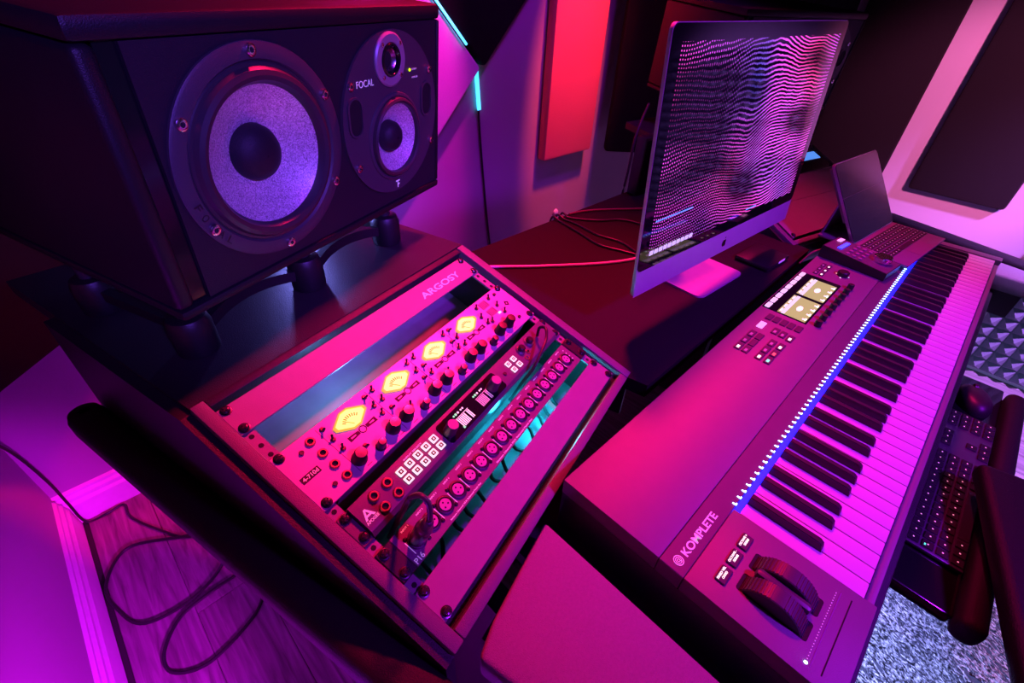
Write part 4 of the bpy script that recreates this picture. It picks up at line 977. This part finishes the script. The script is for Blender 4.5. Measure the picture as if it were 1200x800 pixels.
for r_ in range(6):
    y = -.072 + .0191 * r_
    for c_ in range(22):
        x = .0135 + .0190 * c_
        if r_ == 0 and 3 <= c_ <= 9:
            if c_ == 6: link('key', KQ, ck, Tz(x, y, .008) @ Matrix.Diagonal((7.6, 1, 1, 1)))
            continue
        if c_ in (14, 18) or (r_ in (1, 2) and 15 <= c_ <= 17 and not (r_ == 1 and c_ == 16)): continue
        o = link('key', KQ, ck, Tz(x, y, .008)); link('key_legend', KQL, o)
MB().box(-.002, .002, -.001, .001, .0106, .0109).build('lock_light', lit['g'], ck, Tz(.0105, -.030), False)
ms = thing('computer_mouse', 'dark computer mouse at the far end of the pull-out tray', 'mouse', T((.775, -.085, ZT + .0008)) @ rotz(15))
mb = MB(); sv = []; sf = []; nu, nv = 24, 8
for j in range(nv + 1):
    ph = math.pi / 2 * j / nv
    for i in range(nu):
        th = 2 * math.pi * i / nu
        sv.append((.054 * math.cos(th) * math.cos(ph) ** .6, .031 * math.sin(th) * math.cos(ph) ** .6, .026 * math.sin(ph) * (1 - .15 * math.cos(th) * math.cos(ph))))
for j in range(nv):
    for i in range(nu): sf.append((j * nu + i, j * nu + (i + 1) % nu, (j + 1) * nu + (i + 1) % nu, (j + 1) * nu + i))
sf.append(tuple(range(nu))[::-1]); mb.add(sv, sf); mb.build('shell', mat('mouse_grey', (.015, .015, .017), .45), ms)
MB().cyl(.008, -.003, .003, 16).build('scroll_wheel', RUB, ms, T((.030, 0, .0195)) @ Matrix.Rotation(R(90), 4, 'X'))

# ------------------------------------------------------------------ office chair turned sideways to the desk
ch = thing('office_chair', 'black leather office chair with padded arms turned beside the desk', 'chair', T((.385, -.641, .0085)) @ rotz(12.7))
LE = mat('chair_leather', (.005, .0048, .006), .5, spec=.2, bump=.4, bscale=600)
for s in (1, -1):
    ys = .462 if s > 0 else -.30
    MB().box(-.26, .215, ys - .045, ys + .050, .672, .706, .014, seg=4).build('armrest', LE, ch)
    ar = MB().tube([(-.16, ys - s * .01, .672), (-.16, ys - s * .03, .62), (-.14, ys - s * .09, .54), (-.10, ys - s * .20, .45)], 0, sec=rrect(-.022, .022, -.010, .010, .006), smooth=5, up=(1, 0, 0)).build('arm_post', BLACK, ch)
    MB().cyl(.018, -.012, .012, 20, T((-.16, ys - s * .005, .59)) @ Matrix.Rotation(R(90), 4, 'X')).build('adjust_knob', STEEL, ar)
MB().box(-.24, .24, -.245, .245, .415, .485, .03, seg=4).build('seat', LE, ch)
MB().box(-.30, -.235, -.235, .235, .52, 1.02, .03, seg=4).build('backrest', LE, ch)
MB().tube([(-.10, 0, .40), (-.25, 0, .40), (-.312, 0, .50), (-.305, 0, .70)], 0, sec=[(-.03, -.006), (.03, -.006), (.03, .006), (-.03, .006)], smooth=5, up=(0, 1, 0)).build('back_bracket', DARKM, ch)
MB().cyl(.028, .12, .415, 20).build('gas_column', STEEL, ch)
for k in range(5):
    a = R(72 * k + 20); d = Vector((math.cos(a), math.sin(a), 0))
    lg_ = MB().tube([d * .02 + Vector((0, 0, .13)), d * .16 + Vector((0, 0, .105)), d * .29 + Vector((0, 0, .075))], 0, sec=rrect(-.02, .02, -.012, .012, .006), smooth=4).build('base_leg', BLACK, ch)
    MB().cyl(.028, -.012, .012, 20, T(d * .29 + Vector((0, 0, .0285))) @ rotz(72 * k + 60) @ Matrix.Rotation(R(90), 4, 'X')).build('caster', BLACK, lg_)

# ------------------------------------------------------------------ cables on the floor and wall
cf = .0045
cable('floor_cable', 'black cable looped in a wide ring on the wooden floor', [(-.40, 1.13, .30), (-.49, 1.22, .03), (-.54, 1.245, cf), (-.60, 1.27, cf), (-.72, 1.335, cf), (-.785, 1.255, cf), (-.775, 1.16, cf), (-.735, 1.08, cf), (-.63, 1.065, cf), (-.54, 1.11, cf + .004), (-.50, 1.22, cf + .003), (-.46, 1.32, cf)], .0043)
cable('floor_cable', 'black cable curving out from under the desk onto the floor', [(-.36, 1.10, .22), (-.46, 1.08, .02), (-.51, 1.055, cf), (-.60, 1.05, cf), (-.67, 1.035, cf), (-.72, .975, cf), (-.715, .915, cf), (-.645, .88, cf), (-.53, .915, cf), (-.482, .975, cf), (-.44, 1.05, .02), (-.36, 1.15, .25)], .0043)
cable('wall_cable', 'thin black cable running down the wall and along the baseboard', [(-.808, 1.40, .52), (-.800, 1.505, .34), (-.789, 1.510, .20), (-.789, 1.508, .10), (-.786, 1.506, .008), (-.74, 1.500, cf), (-.695, 1.502, cf), (-.690, 1.44, cf), (-.645, 1.345, cf), (-.585, 1.255, cf), (-.52, 1.262, cf), (-.44, 1.36, cf)], .0035)
